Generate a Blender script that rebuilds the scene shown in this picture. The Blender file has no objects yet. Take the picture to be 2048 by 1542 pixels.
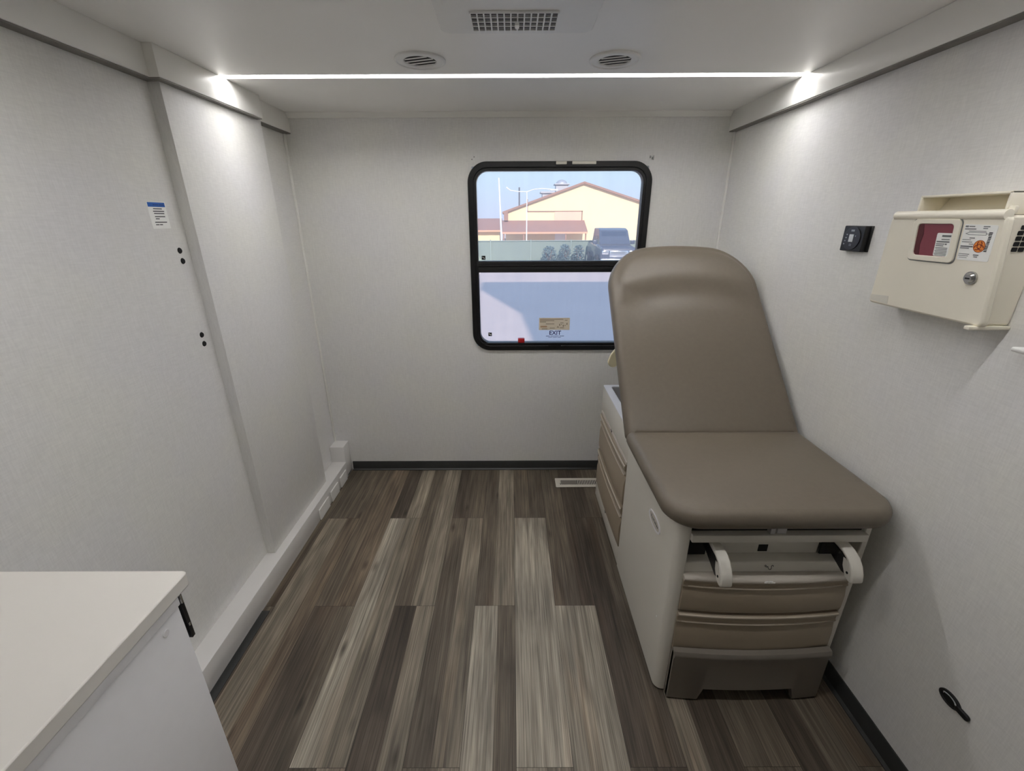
import bpy, bmesh, math, random
from mathutils import Vector, Matrix
random.seed(7)
SC = bpy.context.scene
COL = SC.collection
PI = math.pi

# ------------------------------------------------------------------ materials
def lin(c):
    return tuple(((v/255)/12.92 if v/255 <= .04045 else (((v/255)+.055)/1.055)**2.4) for v in c)

def mat(name, rgb, rough=.5, metal=0., var=.04, nscale=30., bump=0., bscale=200., stretch=(1,1,1), spec=.5, coat=0.):
    m = bpy.data.materials.new(name); m.use_nodes = True
    nt = m.node_tree; N = nt.nodes; L = nt.links
    b = N['Principled BSDF']
    b.inputs['Roughness'].default_value = rough
    b.inputs['Metallic'].default_value = metal
    b.inputs['Specular IOR Level'].default_value = spec
    b.inputs['Coat Weight'].default_value = coat
    tc = N.new('ShaderNodeTexCoord'); mp = N.new('ShaderNodeMapping')
    mp.inputs['Scale'].default_value = stretch
    L.new(tc.outputs['Object'], mp.inputs['Vector'])
    nz = N.new('ShaderNodeTexNoise'); nz.inputs['Scale'].default_value = nscale; nz.inputs['Detail'].default_value = 4
    L.new(mp.outputs['Vector'], nz.inputs['Vector'])
    r = N.new('ShaderNodeValToRGB')
    c = lin(rgb)
    r.color_ramp.elements[0].position = .3; r.color_ramp.elements[1].position = .7
    r.color_ramp.elements[0].color = (*[max(0, v*(1-var)) for v in c], 1)
    r.color_ramp.elements[1].color = (*[min(1, v*(1+var)) for v in c], 1)
    L.new(nz.outputs['Fac'], r.inputs['Fac']); L.new(r.outputs['Color'], b.inputs['Base Color'])
    if bump:
        n2 = N.new('ShaderNodeTexNoise'); n2.inputs['Scale'].default_value = bscale; n2.inputs['Detail'].default_value = 3
        L.new(mp.outputs['Vector'], n2.inputs['Vector'])
        bp = N.new('ShaderNodeBump'); bp.inputs['Strength'].default_value = bump; bp.inputs['Distance'].default_value = .002
        L.new(n2.outputs['Fac'], bp.inputs['Height']); L.new(bp.outputs['Normal'], b.inputs['Normal'])
    return m

def emis(name, rgb, s):
    m = bpy.data.materials.new(name); m.use_nodes = True
    b = m.node_tree.nodes['Principled BSDF']
    b.inputs['Base Color'].default_value = (.8, .8, .8, 1)
    b.inputs['Emission Color'].default_value = (*lin(rgb), 1); b.inputs['Emission Strength'].default_value = s
    return m

def wall_mat(name, rgb, axis):
    """linen-look vinyl: fine threads along the wall, finer ones up it"""
    m = bpy.data.materials.new(name); m.use_nodes = True
    nt = m.node_tree; N = nt.nodes; L = nt.links; b = N['Principled BSDF']
    b.inputs['Roughness'].default_value = .55
    tc = N.new('ShaderNodeTexCoord')
    def nz(sc, scale):
        mp = N.new('ShaderNodeMapping'); mp.inputs['Scale'].default_value = sc
        L.new(tc.outputs['Object'], mp.inputs['Vector'])
        n = N.new('ShaderNodeTexNoise'); n.inputs['Scale'].default_value = scale; n.inputs['Detail'].default_value = 5
        L.new(mp.outputs['Vector'], n.inputs['Vector']); return n
    h = nz((.12, 1, 1) if axis == 'x' else (1, .12, 1), 260)
    v = nz((1, 1, .1), 300)
    big = nz((1, 1, 1), 3.0)
    mx = N.new('ShaderNodeMath'); mx.operation = 'ADD'
    L.new(h.outputs['Fac'], mx.inputs[0]); L.new(v.outputs['Fac'], mx.inputs[1])
    r = N.new('ShaderNodeMapRange'); r.inputs['From Min'].default_value = .7; r.inputs['From Max'].default_value = 1.3
    r.inputs['To Min'].default_value = .945; r.inputs['To Max'].default_value = 1.05
    L.new(mx.outputs[0], r.inputs['Value'])
    cr = N.new('ShaderNodeValToRGB'); c = lin(rgb)
    cr.color_ramp.elements[0].position = .35; cr.color_ramp.elements[1].position = .65
    cr.color_ramp.elements[0].color = (c[0]*.985, c[1]*.985, c[2]*1.0, 1); cr.color_ramp.elements[1].color = (c[0]*1.01, c[1]*1.01, c[2]*.975, 1)
    L.new(big.outputs['Fac'], cr.inputs['Fac'])
    vm = N.new('ShaderNodeVectorMath'); vm.operation = 'SCALE'
    L.new(cr.outputs['Color'], vm.inputs[0]); L.new(r.outputs['Result'], vm.inputs['Scale'])
    L.new(vm.outputs['Vector'], b.inputs['Base Color'])
    bp = N.new('ShaderNodeBump'); bp.inputs['Strength'].default_value = .25; bp.inputs['Distance'].default_value = .001
    L.new(mx.outputs[0], bp.inputs['Height']); L.new(bp.outputs['Normal'], b.inputs['Normal'])
    return m

def wood_mat():
    m = bpy.data.materials.new('weathered vinyl plank'); m.use_nodes = True
    nt = m.node_tree; N = nt.nodes; L = nt.links; b = N['Principled BSDF']
    b.inputs['Roughness'].default_value = .5; b.inputs['Specular IOR Level'].default_value = .3
    tc = N.new('ShaderNodeTexCoord')
    tone = N.new('ShaderNodeAttribute'); tone.attribute_name = 'tone'
    offs = N.new('ShaderNodeAttribute'); offs.attribute_name = 'grain_shift'
    add = N.new('ShaderNodeVectorMath'); add.operation = 'ADD'
    L.new(tc.outputs['Object'], add.inputs[0]); L.new(offs.outputs['Vector'], add.inputs[1])
    def nz(sc, scale, det=6, dist=0.):
        mp = N.new('ShaderNodeMapping'); mp.inputs['Scale'].default_value = sc
        L.new(add.outputs['Vector'], mp.inputs['Vector'])
        n = N.new('ShaderNodeTexNoise'); n.inputs['Scale'].default_value = scale; n.inputs['Detail'].default_value = det
        n.inputs['Distortion'].default_value = dist
        L.new(mp.outputs['Vector'], n.inputs['Vector']); return n.outputs['Fac']
    def rng(src, a, bb, lo, hi):
        r = N.new('ShaderNodeMapRange'); r.inputs['From Min'].default_value = a; r.inputs['From Max'].default_value = bb
        r.inputs['To Min'].default_value = lo; r.inputs['To Max'].default_value = hi
        L.new(src, r.inputs['Value']); return r.outputs['Result']
    def mul(a, bb):
        k = N.new('ShaderNodeMath'); k.operation = 'MULTIPLY'; L.new(a, k.inputs[0]); L.new(bb, k.inputs[1]); return k.outputs[0]
    fine = nz((1, .014, 1), 300, 5); mid = nz((1, .026, 1), 80, 6, .5); broad = nz((1, .16, 1), 14, 4, .8); patch = nz((1, .35, 1), 5, 3)
    f = rng(fine, .3, .7, .62, 1.36); md = rng(mid, .3, .7, .68, 1.28); br = rng(broad, .3, .7, .72, 1.28); pa = rng(patch, .3, .7, .76, 1.2)
    # knots: sparse stretched cells
    mpk = N.new('ShaderNodeMapping'); mpk.inputs['Scale'].default_value = (9, 3.2, 1); L.new(add.outputs['Vector'], mpk.inputs['Vector'])
    vo = N.new('ShaderNodeTexVoronoi'); vo.inputs['Scale'].default_value = 1.; vo.inputs['Randomness'].default_value = 1.
    L.new(mpk.outputs['Vector'], vo.inputs['Vector'])
    kn = rng(vo.outputs['Distance'], .02, .15, .40, 1.)
    g = mul(mul(mul(f, md), mul(br, pa)), kn)
    vm = N.new('ShaderNodeVectorMath'); vm.operation = 'SCALE'
    L.new(tone.outputs['Color'], vm.inputs[0]); L.new(g, vm.inputs['Scale'])
    # rusty flecks of the print
    rust = nz((1, .12, 1), 9, 3, .5)
    rf = rng(rust, .58, .75, 0., .4)
    mix = N.new('ShaderNodeMix'); mix.data_type = 'RGBA'; mix.blend_type = 'MULTIPLY'
    L.new(rf, mix.inputs['Factor']); L.new(vm.outputs['Vector'], mix.inputs['A']); mix.inputs['B'].default_value = (1.1, .86, .68, 1)
    L.new(mix.outputs['Result'], b.inputs['Base Color'])
    bp = N.new('ShaderNodeBump'); bp.inputs['Strength'].default_value = .3; bp.inputs['Distance'].default_value = .001
    L.new(fine, bp.inputs['Height']); L.new(bp.outputs['Normal'], b.inputs['Normal'])
    return m

def glass_mat(name, tint, haze):
    m = bpy.data.materials.new(name); m.use_nodes = True
    nt = m.node_tree; N = nt.nodes; L = nt.links
    for n in list(N):
        if n.type != 'OUTPUT_MATERIAL': N.remove(n)
    out = [n for n in N if n.type == 'OUTPUT_MATERIAL'][0]
    t = N.new('ShaderNodeBsdfTransparent'); t.inputs['Color'].default_value = (*tint, 1)
    d = N.new('ShaderNodeBsdfTranslucent'); d.inputs['Color'].default_value = (.8, .8, .85, 1)
    g = N.new('ShaderNodeBsdfGlossy'); g.inputs['Roughness'].default_value = .03
    tc = N.new('ShaderNodeTexCoord'); mp = N.new('ShaderNodeMapping'); mp.inputs['Scale'].default_value = (6, 1, .8)
    nz = N.new('ShaderNodeTexNoise'); nz.inputs['Scale'].default_value = 2.; nz.inputs['Detail'].default_value = 4
    L.new(tc.outputs['Object'], mp.inputs['Vector']); L.new(mp.outputs['Vector'], nz.inputs['Vector'])
    r = N.new('ShaderNodeMapRange'); r.inputs['From Min'].default_value = .3; r.inputs['From Max'].default_value = .7
    r.inputs['To Min'].default_value = haze*.88; r.inputs['To Max'].default_value = haze*1.14
    L.new(nz.outputs['Fac'], r.inputs['Value'])
    m1 = N.new('ShaderNodeMixShader'); L.new(r.outputs['Result'], m1.inputs[0]); L.new(t.outputs[0], m1.inputs[1]); L.new(d.outputs[0], m1.inputs[2])
    lw = N.new('ShaderNodeFresnel'); lw.inputs['IOR'].default_value = 1.25
    m2 = N.new('ShaderNodeMixShader'); L.new(lw.outputs[0], m2.inputs[0]); L.new(m1.outputs[0], m2.inputs[1]); L.new(g.outputs[0], m2.inputs[2])
    L.new(m2.outputs[0], out.inputs['Surface'])
    return m

WALLC = (228, 227, 225)
M = dict(
    wall_x=wall_mat('linen vinyl back', WALLC, 'x'), wall_y=wall_mat('linen vinyl side', WALLC, 'y'),
    ceil=mat('ceiling panel', (247, 246, 243), .38, var=.01, nscale=3),
    trim=mat('white trim', (238, 237, 232), .35, var=.015, nscale=5),
    ledge=mat('white ledge board', (222, 220, 217), .35, var=.015, nscale=8),
    base=mat('charcoal cove base', (50, 51, 50), .45, var=.06),
    wood=wood_mat(), seam=mat('plank seam', (38, 33, 29), .8),
    black=mat('black powder coat', (11, 11, 12), .35, var=.08),
    blackp=mat('black plastic', (16, 16, 17), .4, var=.08), rubber=mat('black rubber', (14, 14, 14), .6),
    clip=mat('pale clip', (228, 224, 212), .4),
    vinyl=mat('taupe upholstery', (109, 100, 87), .42, var=.03, nscale=60, bump=.12, bscale=420, spec=.45),
    shell=mat('pale table shell', (214, 210, 200), .42, var=.012, nscale=6),
    shellw=mat('white tray rim', (226, 225, 226), .4, var=.01),
    tan=mat('taupe drawer front', (156, 143, 124), .42, var=.02, nscale=8),
    ridge=mat('pale drawer ridge', (190, 180, 163), .4, var=.01), lip=mat('light drawer lip', (190, 183, 172), .4, var=.01),
    step=mat('grey taupe step front', (126, 119, 110), .42, var=.02, nscale=8),
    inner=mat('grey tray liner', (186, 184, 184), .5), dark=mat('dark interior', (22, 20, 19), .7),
    steel=mat('steel', (190, 190, 188), .25, 1., var=.05), hole=mat('dark hole', (8, 8, 8), .8),
    cream=mat('cream plastic', (245, 239, 222), .38, var=.012, nscale=10),
    cream2=mat('yellowed cream lever', (226, 216, 180), .4, var=.02),
    paper=mat('label paper', (250, 250, 246), .5, var=.01), ink=mat('grey print', (120, 122, 122), .6),
    inkd=mat('dark print', (52, 52, 55), .6), blue=mat('blue header', (34, 96, 178), .45),
    blued=mat('deep blue print', (22, 66, 138), .5),
    orange=mat('orange biohazard disc', (232, 140, 58), .5), maroon=mat('biohazard ink', (120, 34, 22), .5),
    red=mat('red latch', (176, 22, 26), .4), redc=mat('red container plastic', (132, 62, 72), .35, var=.06, nscale=12),
    redd=mat('dark red container plastic', (84, 24, 30), .35),
    white=mat('white laminate', (244, 243, 244), .4, var=.01), ctop=mat('white counter top', (229, 225, 218), .35, var=.012, nscale=4),
    screen=mat('pale grey button', (214, 219, 222), .4), greyp=mat('grey print on black', (150, 155, 160), .5),
    dkp=mat('dial black', (24, 24, 27), .28), under_shade=mat('cornice underside shade', (128, 125, 120), .7), vent=mat('vent white', (240, 240, 238), .4, var=.01),
    ventd=mat('dark vent grey', (64, 61, 57), .7), regd=mat('register slot', (40, 36, 32), .8),
    regw=mat('register white', (214, 208, 196), .4), regg=mat('register damper', (128, 122, 114), .6),
    amber=mat('tan sticker', (232, 220, 200), .5, var=.03), ambp=mat('sticker print', (150, 134, 108), .6),
    ambp2=mat('sticker print orange', (196, 160, 128), .6), violet=mat('violet letters', (52, 26, 92), .5),
    led=emis('lit LED diffuser', (255, 253, 253), 33.),
    glass_up=glass_mat('upper glass', (.98, .98, 1.), .16), glass_lo=glass_mat('lower glass', (.98, .97, 1.), .22),
    ground=mat('pale concrete', (206, 187, 178), .9, var=.04, nscale=.4),
    fence=mat('green fence', (130, 144, 136), .8, var=.08, nscale=.6), fpost=mat('fence post', (150, 165, 158), .6),
    stucco=mat('cream stucco', (240, 219, 180), .9, var=.02, nscale=.5), roof=mat('brown roof', (158, 122, 106), .8, var=.05, nscale=1),
    roofr=mat('red brown roof', (162, 124, 112), .8, var=.05, nscale=1), fascia=mat('orange fascia', (222, 168, 138), .7),
    pinkw=mat('pinkish siding', (226, 194, 170), .8), metalg=mat('galvanised vent', (176, 178, 186), .5, .3),
    polew=mat('white pole', (236, 236, 238), .5), poled=mat('dark pole', (98, 96, 104), .6),
    carb=mat('slate car paint', (74, 80, 98), .3, coat=.5), carg=mat('car glass', (60, 70, 90), .1), chrome=mat('chrome', (225, 228, 235), .15, .8),
    tyre=mat('tyre', (40, 40, 44), .8), leaf=mat('dusty blue green leaves', (92, 112, 116), .9, var=.2, nscale=6),
    caster_grey=mat('grey shadow caster', (150, 145, 140), .9), body=mat('van roof', (220, 220, 220), .5),
)

# ------------------------------------------------------------------ mesh helpers
def NB(): return bmesh.new()

def box(bm, x0, x1, y0, y1, z0, z1, bevel=0., seg=2):
    r = bmesh.ops.create_cube(bm, size=1)
    for v in r['verts']:
        v.co = Vector(((x0+x1)/2+v.co.x*(x1-x0), (y0+y1)/2+v.co.y*(y1-y0), (z0+z1)/2+v.co.z*(z1-z0)))
    if bevel:
        es = list({e for v in r['verts'] for e in v.link_edges})
        bmesh.ops.bevel(bm, geom=es, offset=bevel, segments=seg, affect='EDGES', profile=.5)

def cyl(bm, p, axis, r, h, n=32, r2=None):
    """cylinder from p along axis for length h"""
    a = Vector(axis).normalized()
    rot = Vector((0, 0, 1)).rotation_difference(a).to_matrix().to_4x4()
    mt = Matrix.Translation(Vector(p)+a*h/2) @ rot
    bmesh.ops.create_cone(bm, cap_ends=True, segments=n, radius1=r, radius2=r if r2 is None else r2, depth=h, matrix=mt)

def ringdisc(bm, c, axis, r0, r1, h, n=40):
    """flat washer r0..r1, thickness h along axis from c"""
    a = Vector(axis).normalized(); rot = Vector((0, 0, 1)).rotation_difference(a).to_matrix()
    R = []
    for k in range(n):
        t = 2*PI*k/n; d = Vector((math.cos(t), math.sin(t), 0))
        R.append([bm.verts.new(Vector(c)+rot@(d*rr)+a*hh) for rr, hh in ((r0, 0), (r1, 0), (r1, h), (r0, h))])
    for k in range(n):
        A, B = R[k], R[(k+1) % n]
        for j in range(4): bm.faces.new((A[j], B[j], B[(j+1) % 4], A[(j+1) % 4]))

def sweep(bm, path, prof):
    """prof(i) -> list of 3D points for station i; closed section, capped"""
    rows = [[bm.verts.new(Vector(q)) for q in prof(i)] for i in range(len(path))]
    n = len(rows[0])
    for a, b in zip(rows, rows[1:]):
        for j in range(n): bm.faces.new((a[j], a[(j+1) % n], b[(j+1) % n], b[j]))
    bm.faces.new(rows[0][::-1]); bm.faces.new(rows[-1])

def tube(bm, pts, r, n=10):
    pts = [Vector(p) for p in pts]; rows = []
    up = Vector((.13, .31, .94))
    for i, p in enumerate(pts):
        t = (pts[min(i+1, len(pts)-1)]-pts[max(i-1, 0)]).normalized()
        a = t.cross(up).normalized(); b = t.cross(a)
        rr = r[i] if isinstance(r, (list, tuple)) else r
        rows.append([bm.verts.new(p+(a*math.cos(2*PI*k/n)+b*math.sin(2*PI*k/n))*rr) for k in range(n)])
    for A, B in zip(rows, rows[1:]):
        for j in range(n): bm.faces.new((A[j], A[(j+1) % n], B[(j+1) % n], B[j]))
    bm.faces.new(rows[0][::-1]); bm.faces.new(rows[-1])

def rrect(u0, u1, v0, v1, r, n=8):
    """rounded rectangle loop, ccw"""
    out = []
    for cu, cv, a0 in ((u1-r, v0+r, -PI/2), (u1-r, v1-r, 0), (u0+r, v1-r, PI/2), (u0+r, v0+r, PI)):
        for k in range(n+1):
            t = a0+PI/2*k/n; out.append((cu+r*math.cos(t), cv+r*math.sin(t)))
    return out

def extrude(bm, loop, f, h0, h1, hole=None):
    """loop of (u,v) -> f(u,v,h) from h0 to h1; optional hole loop with the same vertex count"""
    A = [bm.verts.new(Vector(f(u, v, h0))) for u, v in loop]; B = [bm.verts.new(Vector(f(u, v, h1))) for u, v in loop]
    n = len(loop)
    for k in range(n): bm.faces.new((A[k], A[(k+1) % n], B[(k+1) % n], B[k]))
    if hole is None:
        bm.faces.new(A[::-1]); bm.faces.new(B)
    else:
        C = [bm.verts.new(Vector(f(u, v, h0))) for u, v in hole]; D = [bm.verts.new(Vector(f(u, v, h1))) for u, v in hole]
        for k in range(n):
            k2 = (k+1) % n
            bm.faces.new((C[k2], C[k], D[k], D[k2])); bm.faces.new((A[k2], A[k], C[k], C[k2])); bm.faces.new((B[k], B[k2], D[k2], D[k]))

def wloc(o):
    v = Vector((0, 0, 0))
    while o is not None: v += o.location; o = o.parent
    return v

def obj(name, bm, m, parent=None, origin=None, smooth=True, angle=35, bevel=0.):
    bmesh.ops.recalc_face_normals(bm, faces=bm.faces[:])
    o_ = wloc(parent) if parent is not None else Vector(origin or (0, 0, 0))
    bm.transform(Matrix.Translation(-o_))
    me = bpy.data.meshes.new(name); bm.to_mesh(me); bm.free()
    me.materials.append(M[m] if isinstance(m, str) else m)
    o = bpy.data.objects.new(name, me); COL.objects.link(o)
    if parent is not None: o.parent = parent
    else: o.location = o_
    if smooth:
        for p in me.polygons: p.use_smooth = True
        me.set_sharp_from_angle(angle=math.radians(angle))
    if bevel:
        md = o.modifiers.new('edge', 'BEVEL'); md.width = bevel; md.segments = 2; md.limit_method = 'ANGLE'; md.angle_limit = math.radians(40)
    return o

def thing(name, label, cat, loc, group=None):
    o = bpy.data.objects.new(name, None); COL.objects.link(o); o.location = loc; o.empty_display_size = .05
    return tag(o, label, cat, group)

def tag(o, label, cat, group=None):
    o['label'] = label; o['category'] = cat
    if group: o['group'] = group
    return o

def struct(name, bm, m, parent=None, **k):
    o = obj(name, bm, m, parent, **k)
    if parent is None: o['kind'] = 'structure'
    return o

def text(name, s, size, mtx, m, parent, depth=.0003):
    cu = bpy.data.curves.new(name, 'FONT'); cu.body = s; cu.size = size; cu.extrude = depth; cu.align_x = 'CENTER'; cu.align_y = 'CENTER'; cu.offset = .0006
    t = bpy.data.objects.new(name+'_curve', cu); COL.objects.link(t)
    me = bpy.data.meshes.new_from_object(t.evaluated_get(bpy.context.evaluated_depsgraph_get()))
    bpy.data.objects.remove(t); bpy.data.curves.remove(cu)
    bm = bmesh.new(); bm.from_mesh(me); bpy.data.meshes.remove(me)
    bm.transform(mtx)
    return obj(name, bm, m, parent, smooth=False)

def frame_mtx(o, u, v):
    """matrix whose local x runs along u, y along v, placed at o"""
    u = Vector(u).normalized(); v = Vector(v).normalized(); n = u.cross(v)
    return Matrix(((u.x, v.x, n.x, o[0]), (u.y, v.y, n.y, o[1]), (u.z, v.z, n.z, o[2]), (0, 0, 0, 1)))

# ------------------------------------------------------------------ room
XR, XL, YB, YF, H = 1.168, -1.178, 2.592, -1.9, 2.116
WX0, WX1, WZ0, WZ1 = -.215, .735, .875, 1.865      # hole in the back wall

# floor: one mesh of planks
def build_floor():
    bm = NB(); tl = bm.loops.layers.float_color.new('tone'); gl = bm.loops.layers.float_vector.new('grain_shift')
    box(bm, -1.3, 1.3, YF-.1, YB+.1, -.1, -.0012)
    for f in bm.faces: f.material_index = 1
    T = {'L': (154, 146, 132), 'l': (146, 138, 124), 'm': (126, 117, 103), 'd': (99, 90, 78), 'D': (82, 73, 63), 'b': (104, 94, 81), 'r': (112, 99, 84)}
    # far-to-near strips of each plank: (width fraction, tone) lists
    plan = {
        -7: ([('m', .5), ('d', .5)],)*3, -6: ([('d', .5), ('b', .5)], [('m', .62), ('r', .38)], [('d', .5), ('m', .5)]),
        -5: ([('b', .45), ('r', .55)], [('D', .6), ('d', .4)], [('m', 1)]),
        -4: ([('D', .5), ('m', .5)], [('L', .5), ('m', .5)], [('d', .5), ('m', .5)]),
        -3: ([('d', .4), ('m', .6)], [('D', .55), ('m', .45)], [('l', 1)]),  # first list darkened to stand in for shade on the far floor
        -2: ([('D', .4), ('b', .6)], [('d', .5), ('m', .5)], [('d', .6), ('m', .4)]),
        -1: ([('d', .45), ('m', .55)], [('L', .58), ('d', .42)], [('l', 1)]),  # first list also darkened for the far shade
        0: ([('b', .5), ('d', .5)], [('L', .55), ('L', .45)], [('l', .5), ('m', .5)]),
        1: ([('d', .4), ('b', .25), ('D', .35)], [('l', .3), ('l', .7)], [('m', 1)]),
        2: ([('D', .5), ('b', .5)], [('D', .5), ('d', .5)], [('d', .4), ('D', .6)]),
        3: ([('d', 1)], [('m', .4), ('D', .6)], [('D', .5), ('b', .5)]),
        4: ([('d', 1)], [('d', .5), ('b', .5)], [('b', .5), ('d', .5)]),
        5: ([('d', 1)], [('D', .5), ('d', .5)], [('d', .4), ('m', .6)]),
        6: ([('d', 1)],)*3}
    PW = .1778
    for k in range(-7, 7):
        xa, xb = .0079+PW*k, .0079+PW*(k+1)
        js = [1.457, .238, -.981] if k % 2 else [2.065, .846, -.373, -1.592]
        edges = [YB+.05]+js+[YF-.05]
        for i in range(len(edges)-1):
            ya, yb = edges[i+1], edges[i]
            st = plan[k][min(i, 2)] if k in plan else [('m', 1)]
            seed = Vector((random.uniform(-20, 20), random.uniform(-20, 20), random.uniform(-3, 3)))
            x = xa+.0006; wt = xb-xa-.0012
            for (c, w) in st:
                x2 = x+wt*w
                vs = [bm.verts.new(q) for q in ((x, ya+.0006, 0), (x2, ya+.0006, 0), (x2, yb-.0006, 0), (x, yb-.0006, 0))]
                f = bm.faces.new(vs); f.material_index = 0
                j = random.uniform(.93, 1.07); cc = lin(T[c]); s2 = seed+Vector((random.uniform(-2, 2), random.uniform(-2, 2), 0))
                for lp in f.loops: lp[tl] = (cc[0]*j, cc[1]*j, cc[2]*j, 1); lp[gl] = s2
                x = x2
    me = bpy.data.meshes.new('floor')
    bm.to_mesh(me); bm.free(); me.materials.append(M['wood']); me.materials.append(M['seam'])
    o = bpy.data.objects.new('floor', me); COL.objects.link(o); o['kind'] = 'structure'
build_floor()

# back wall with the window opening
bm = NB()
for a in ((-1.3, WX0, 0, H), (WX1, 1.3, 0, H), (WX0, WX1, 0, WZ0), (WX0, WX1, WZ1, H)):
    box(bm, a[0], a[1], YB, YB+.06, a[2]-(.1 if a[2] == 0 else 0), a[3]+(.12 if a[3] == H else 0))
struct('wall_back', bm, 'wall_x')
bm = NB(); box(bm, XR, XR+.06, YF, YB, -.1, H+.1); struct('wall_right', bm, 'wall_y')
bm = NB(); box(bm, XL-.08, XL, YF, 2.27, -.1, H+.1); box(bm, XL-.08, -1.19, 2.27, YB, -.1, H+.1)
wl = struct('wall_left', bm, 'wall_y')
bm = NB(); box(bm, XL-.03, -1.138, 1.665, 2.275, .05, H, .002); struct('column', bm, 'wall_y', wl)
bm = NB(); box(bm, -1.3, 1.3, YF-.06, YF, -.1, H+.1); struct('wall_front', bm, 'wall_x')

# ceiling in panels with slots for the LED strips
SLOT = [1.987, .77]; SW = .022
bm = NB(); ys = [YB]+[v for s in SLOT for v in (s+SW, s-SW)]+[YF]
for i in range(0, len(ys), 2): box(bm, -1.3, 1.3, ys[i+1], ys[i], H, H+.03)
box(bm, -1.3, 1.3, YF-.06, YB+.06, H+.03, H+.2)
struct('ceiling', bm, 'ceil')
LBL = ['lit white LED strip crossing the ceiling between the round vents and the back wall',
       'lit LED ceiling strip just overhead, past the square ceiling vent from the window']
for s, lb in zip(SLOT, LBL):
    bm = NB(); box(bm, -1.108, 1.126, s-SW+.001, s+SW-.001, H+.012, H+.029)
    tag(obj('ceiling_light', bm, 'led', origin=(0, s, H+.029)), lb, 'light')

# cornices
bm = NB(); box(bm, 1.132, XR, YF, YB, 2.026, H, .0015); t1 = struct('trim_1', bm, 'trim')
bm = NB(); box(bm, 1.135, XR, YF, YB, 2.0215, 2.026); obj('underside_shade', bm, 'under_shade', t1)  # darker grey strip paints the unlit underside of the cornice
bm = NB()
box(bm, XL-.01, -1.143, YF, 1.633, 2.026, H, .0015)
box(bm, XL, -1.111, 1.633, 2.245, 2.026, H, .0015)
box(bm, -1.19, -1.15, 2.245, YB, 2.026, H, .0015)
t2 = struct('trim_2', bm, 'trim')
bm = NB(); box(bm, XL, -1.146, YF, 1.633, 2.0215, 2.026); box(bm, XL, -1.114, 1.636, 2.242, 2.0215, 2.026); box(bm, -1.19, -1.153, 2.242, YB, 2.0215, 2.026); obj('underside_shade', bm, 'under_shade', t2)  # same painted shade under the left cornice
bm = NB(); sweep(bm, [0, 1], lambda i: [((-1.15, 1.13)[i], YB, H), ((-1.15, 1.13)[i], YB-.030, H), ((-1.15, 1.13)[i], YB-.030, H-.004), ((-1.15, 1.13)[i], YB-.010, H-.024), ((-1.15, 1.13)[i], YB, H-.024)]); struct('trim_3', bm, 'trim')
# corner beads
bm = NB(); box(bm, -1.19, -1.178, YB-.012, YB, .1, 2.03, .003); struct('trim_4', bm, 'trim')
bm = NB(); box(bm, XR-.012, XR, YB-.012, YB, .07, 2.03, .003); struct('trim_5', bm, 'trim')
# baseboards: vinyl cove base with a toe
def cove(bm, pts):
    sweep(bm, [0, 1], lambda i: pts[i])
bm = NB(); pr = [(0, 0), (.016, 0), (.016, .004), (.008, .012), (.006, .06), (.004, .064), (0, .064)]
cove(bm, [[(x, YB-d, z) for d, z in pr] for x in (-1.09, 1.17)]); struct('baseboard_back', bm, 'base')
bm = NB(); pr = [(0, 0), (.018, 0), (.018, .004), (.009, .012), (.006, .068), (.004, .072), (0, .072)]
cove(bm, [[(XR-d, y, z) for d, z in pr] for y in (YF, YB)]); struct('baseboard_right', bm, 'base')
# white ledge along the left wall with its plates
bm = NB(); box(bm, XL-.012, -1.097, .4, 2.50, .013, .113, .0025); box(bm, XL-.012, -1.1, .4, YB, 0, .013)
ld = struct('trim_6', bm, 'ledge')
for y0, y1, z1 in ((2.045, 2.178, .072), (2.215, 2.328, .074), (2.365, 2.468, .076)):
    bm = NB(); L_ = rrect(y0, y1, .004, z1, .004, 3)
    extrude(bm, L_, lambda u, v, h: (-1.097+h, u, v), 0, .008)
    obj('cover_plate', bm, 'trim', ld, bevel=.002)
bm = NB(); box(bm, -1.1, -1.066, .4, 1.432, 0, .0035, .001); struct('baseboard_left', bm, 'base')
bm = NB(); box(bm, -1.19, -1.1, 2.50, YB-.001, 0, .222, .003); tag(obj('corner_box', bm, 'ledge', origin=(-1.14, 2.545, 0)), 'small white box cover standing in the back left corner at the ledge end', 'box')

# ------------------------------------------------------------------ window
win = bpy.data.objects.new('window_1', None); COL.objects.link(win); win.location = (.26, YB, .85); win['kind'] = 'structure'
OX0, OX1, OZ0, OZ1 = -.238, .757, .848, 1.889
fy = lambda u, v, h: (u, YB-h, v)
bm = NB(); extrude(bm, rrect(OX0, OX1, OZ0, OZ1, .105, 12), fy, -.005, .012, rrect(OX0+.03, OX1-.03, OZ0+.03, OZ1-.03, .078, 12)); obj('window_frame', bm, 'black', win, bevel=.003)
bm = NB(); extrude(bm, rrect(OX0+.028, OX1-.028, OZ0+.028, OZ1-.028, .078, 12), fy, -.045, .004, rrect(OX0+.045, OX1-.045, OZ0+.045, OZ1-.045, .062, 12)); obj('inner_frame', bm, 'blackp', win, bevel=.002)
bm = NB(); box(bm, OX0+.04, OX1-.04, YB-.006, YB+.04, 1.345, 1.377, .003); box(bm, OX0+.04, OX1-.04, YB-.002, YB+.04, 1.313, 1.345, .003); box(bm, OX0+.04, OX1-.04, YB-.010, YB+.0, 1.350, 1.356, .001)
obj('meeting_rail', bm, 'blackp', win)
bm = NB(); extrude(bm, rrect(OX0+.04, OX1-.04, 1.37, OZ1-.04, .06, 8), fy, -.027, -.023); obj('pane', bm, 'glass_up', win, smooth=False)
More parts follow.
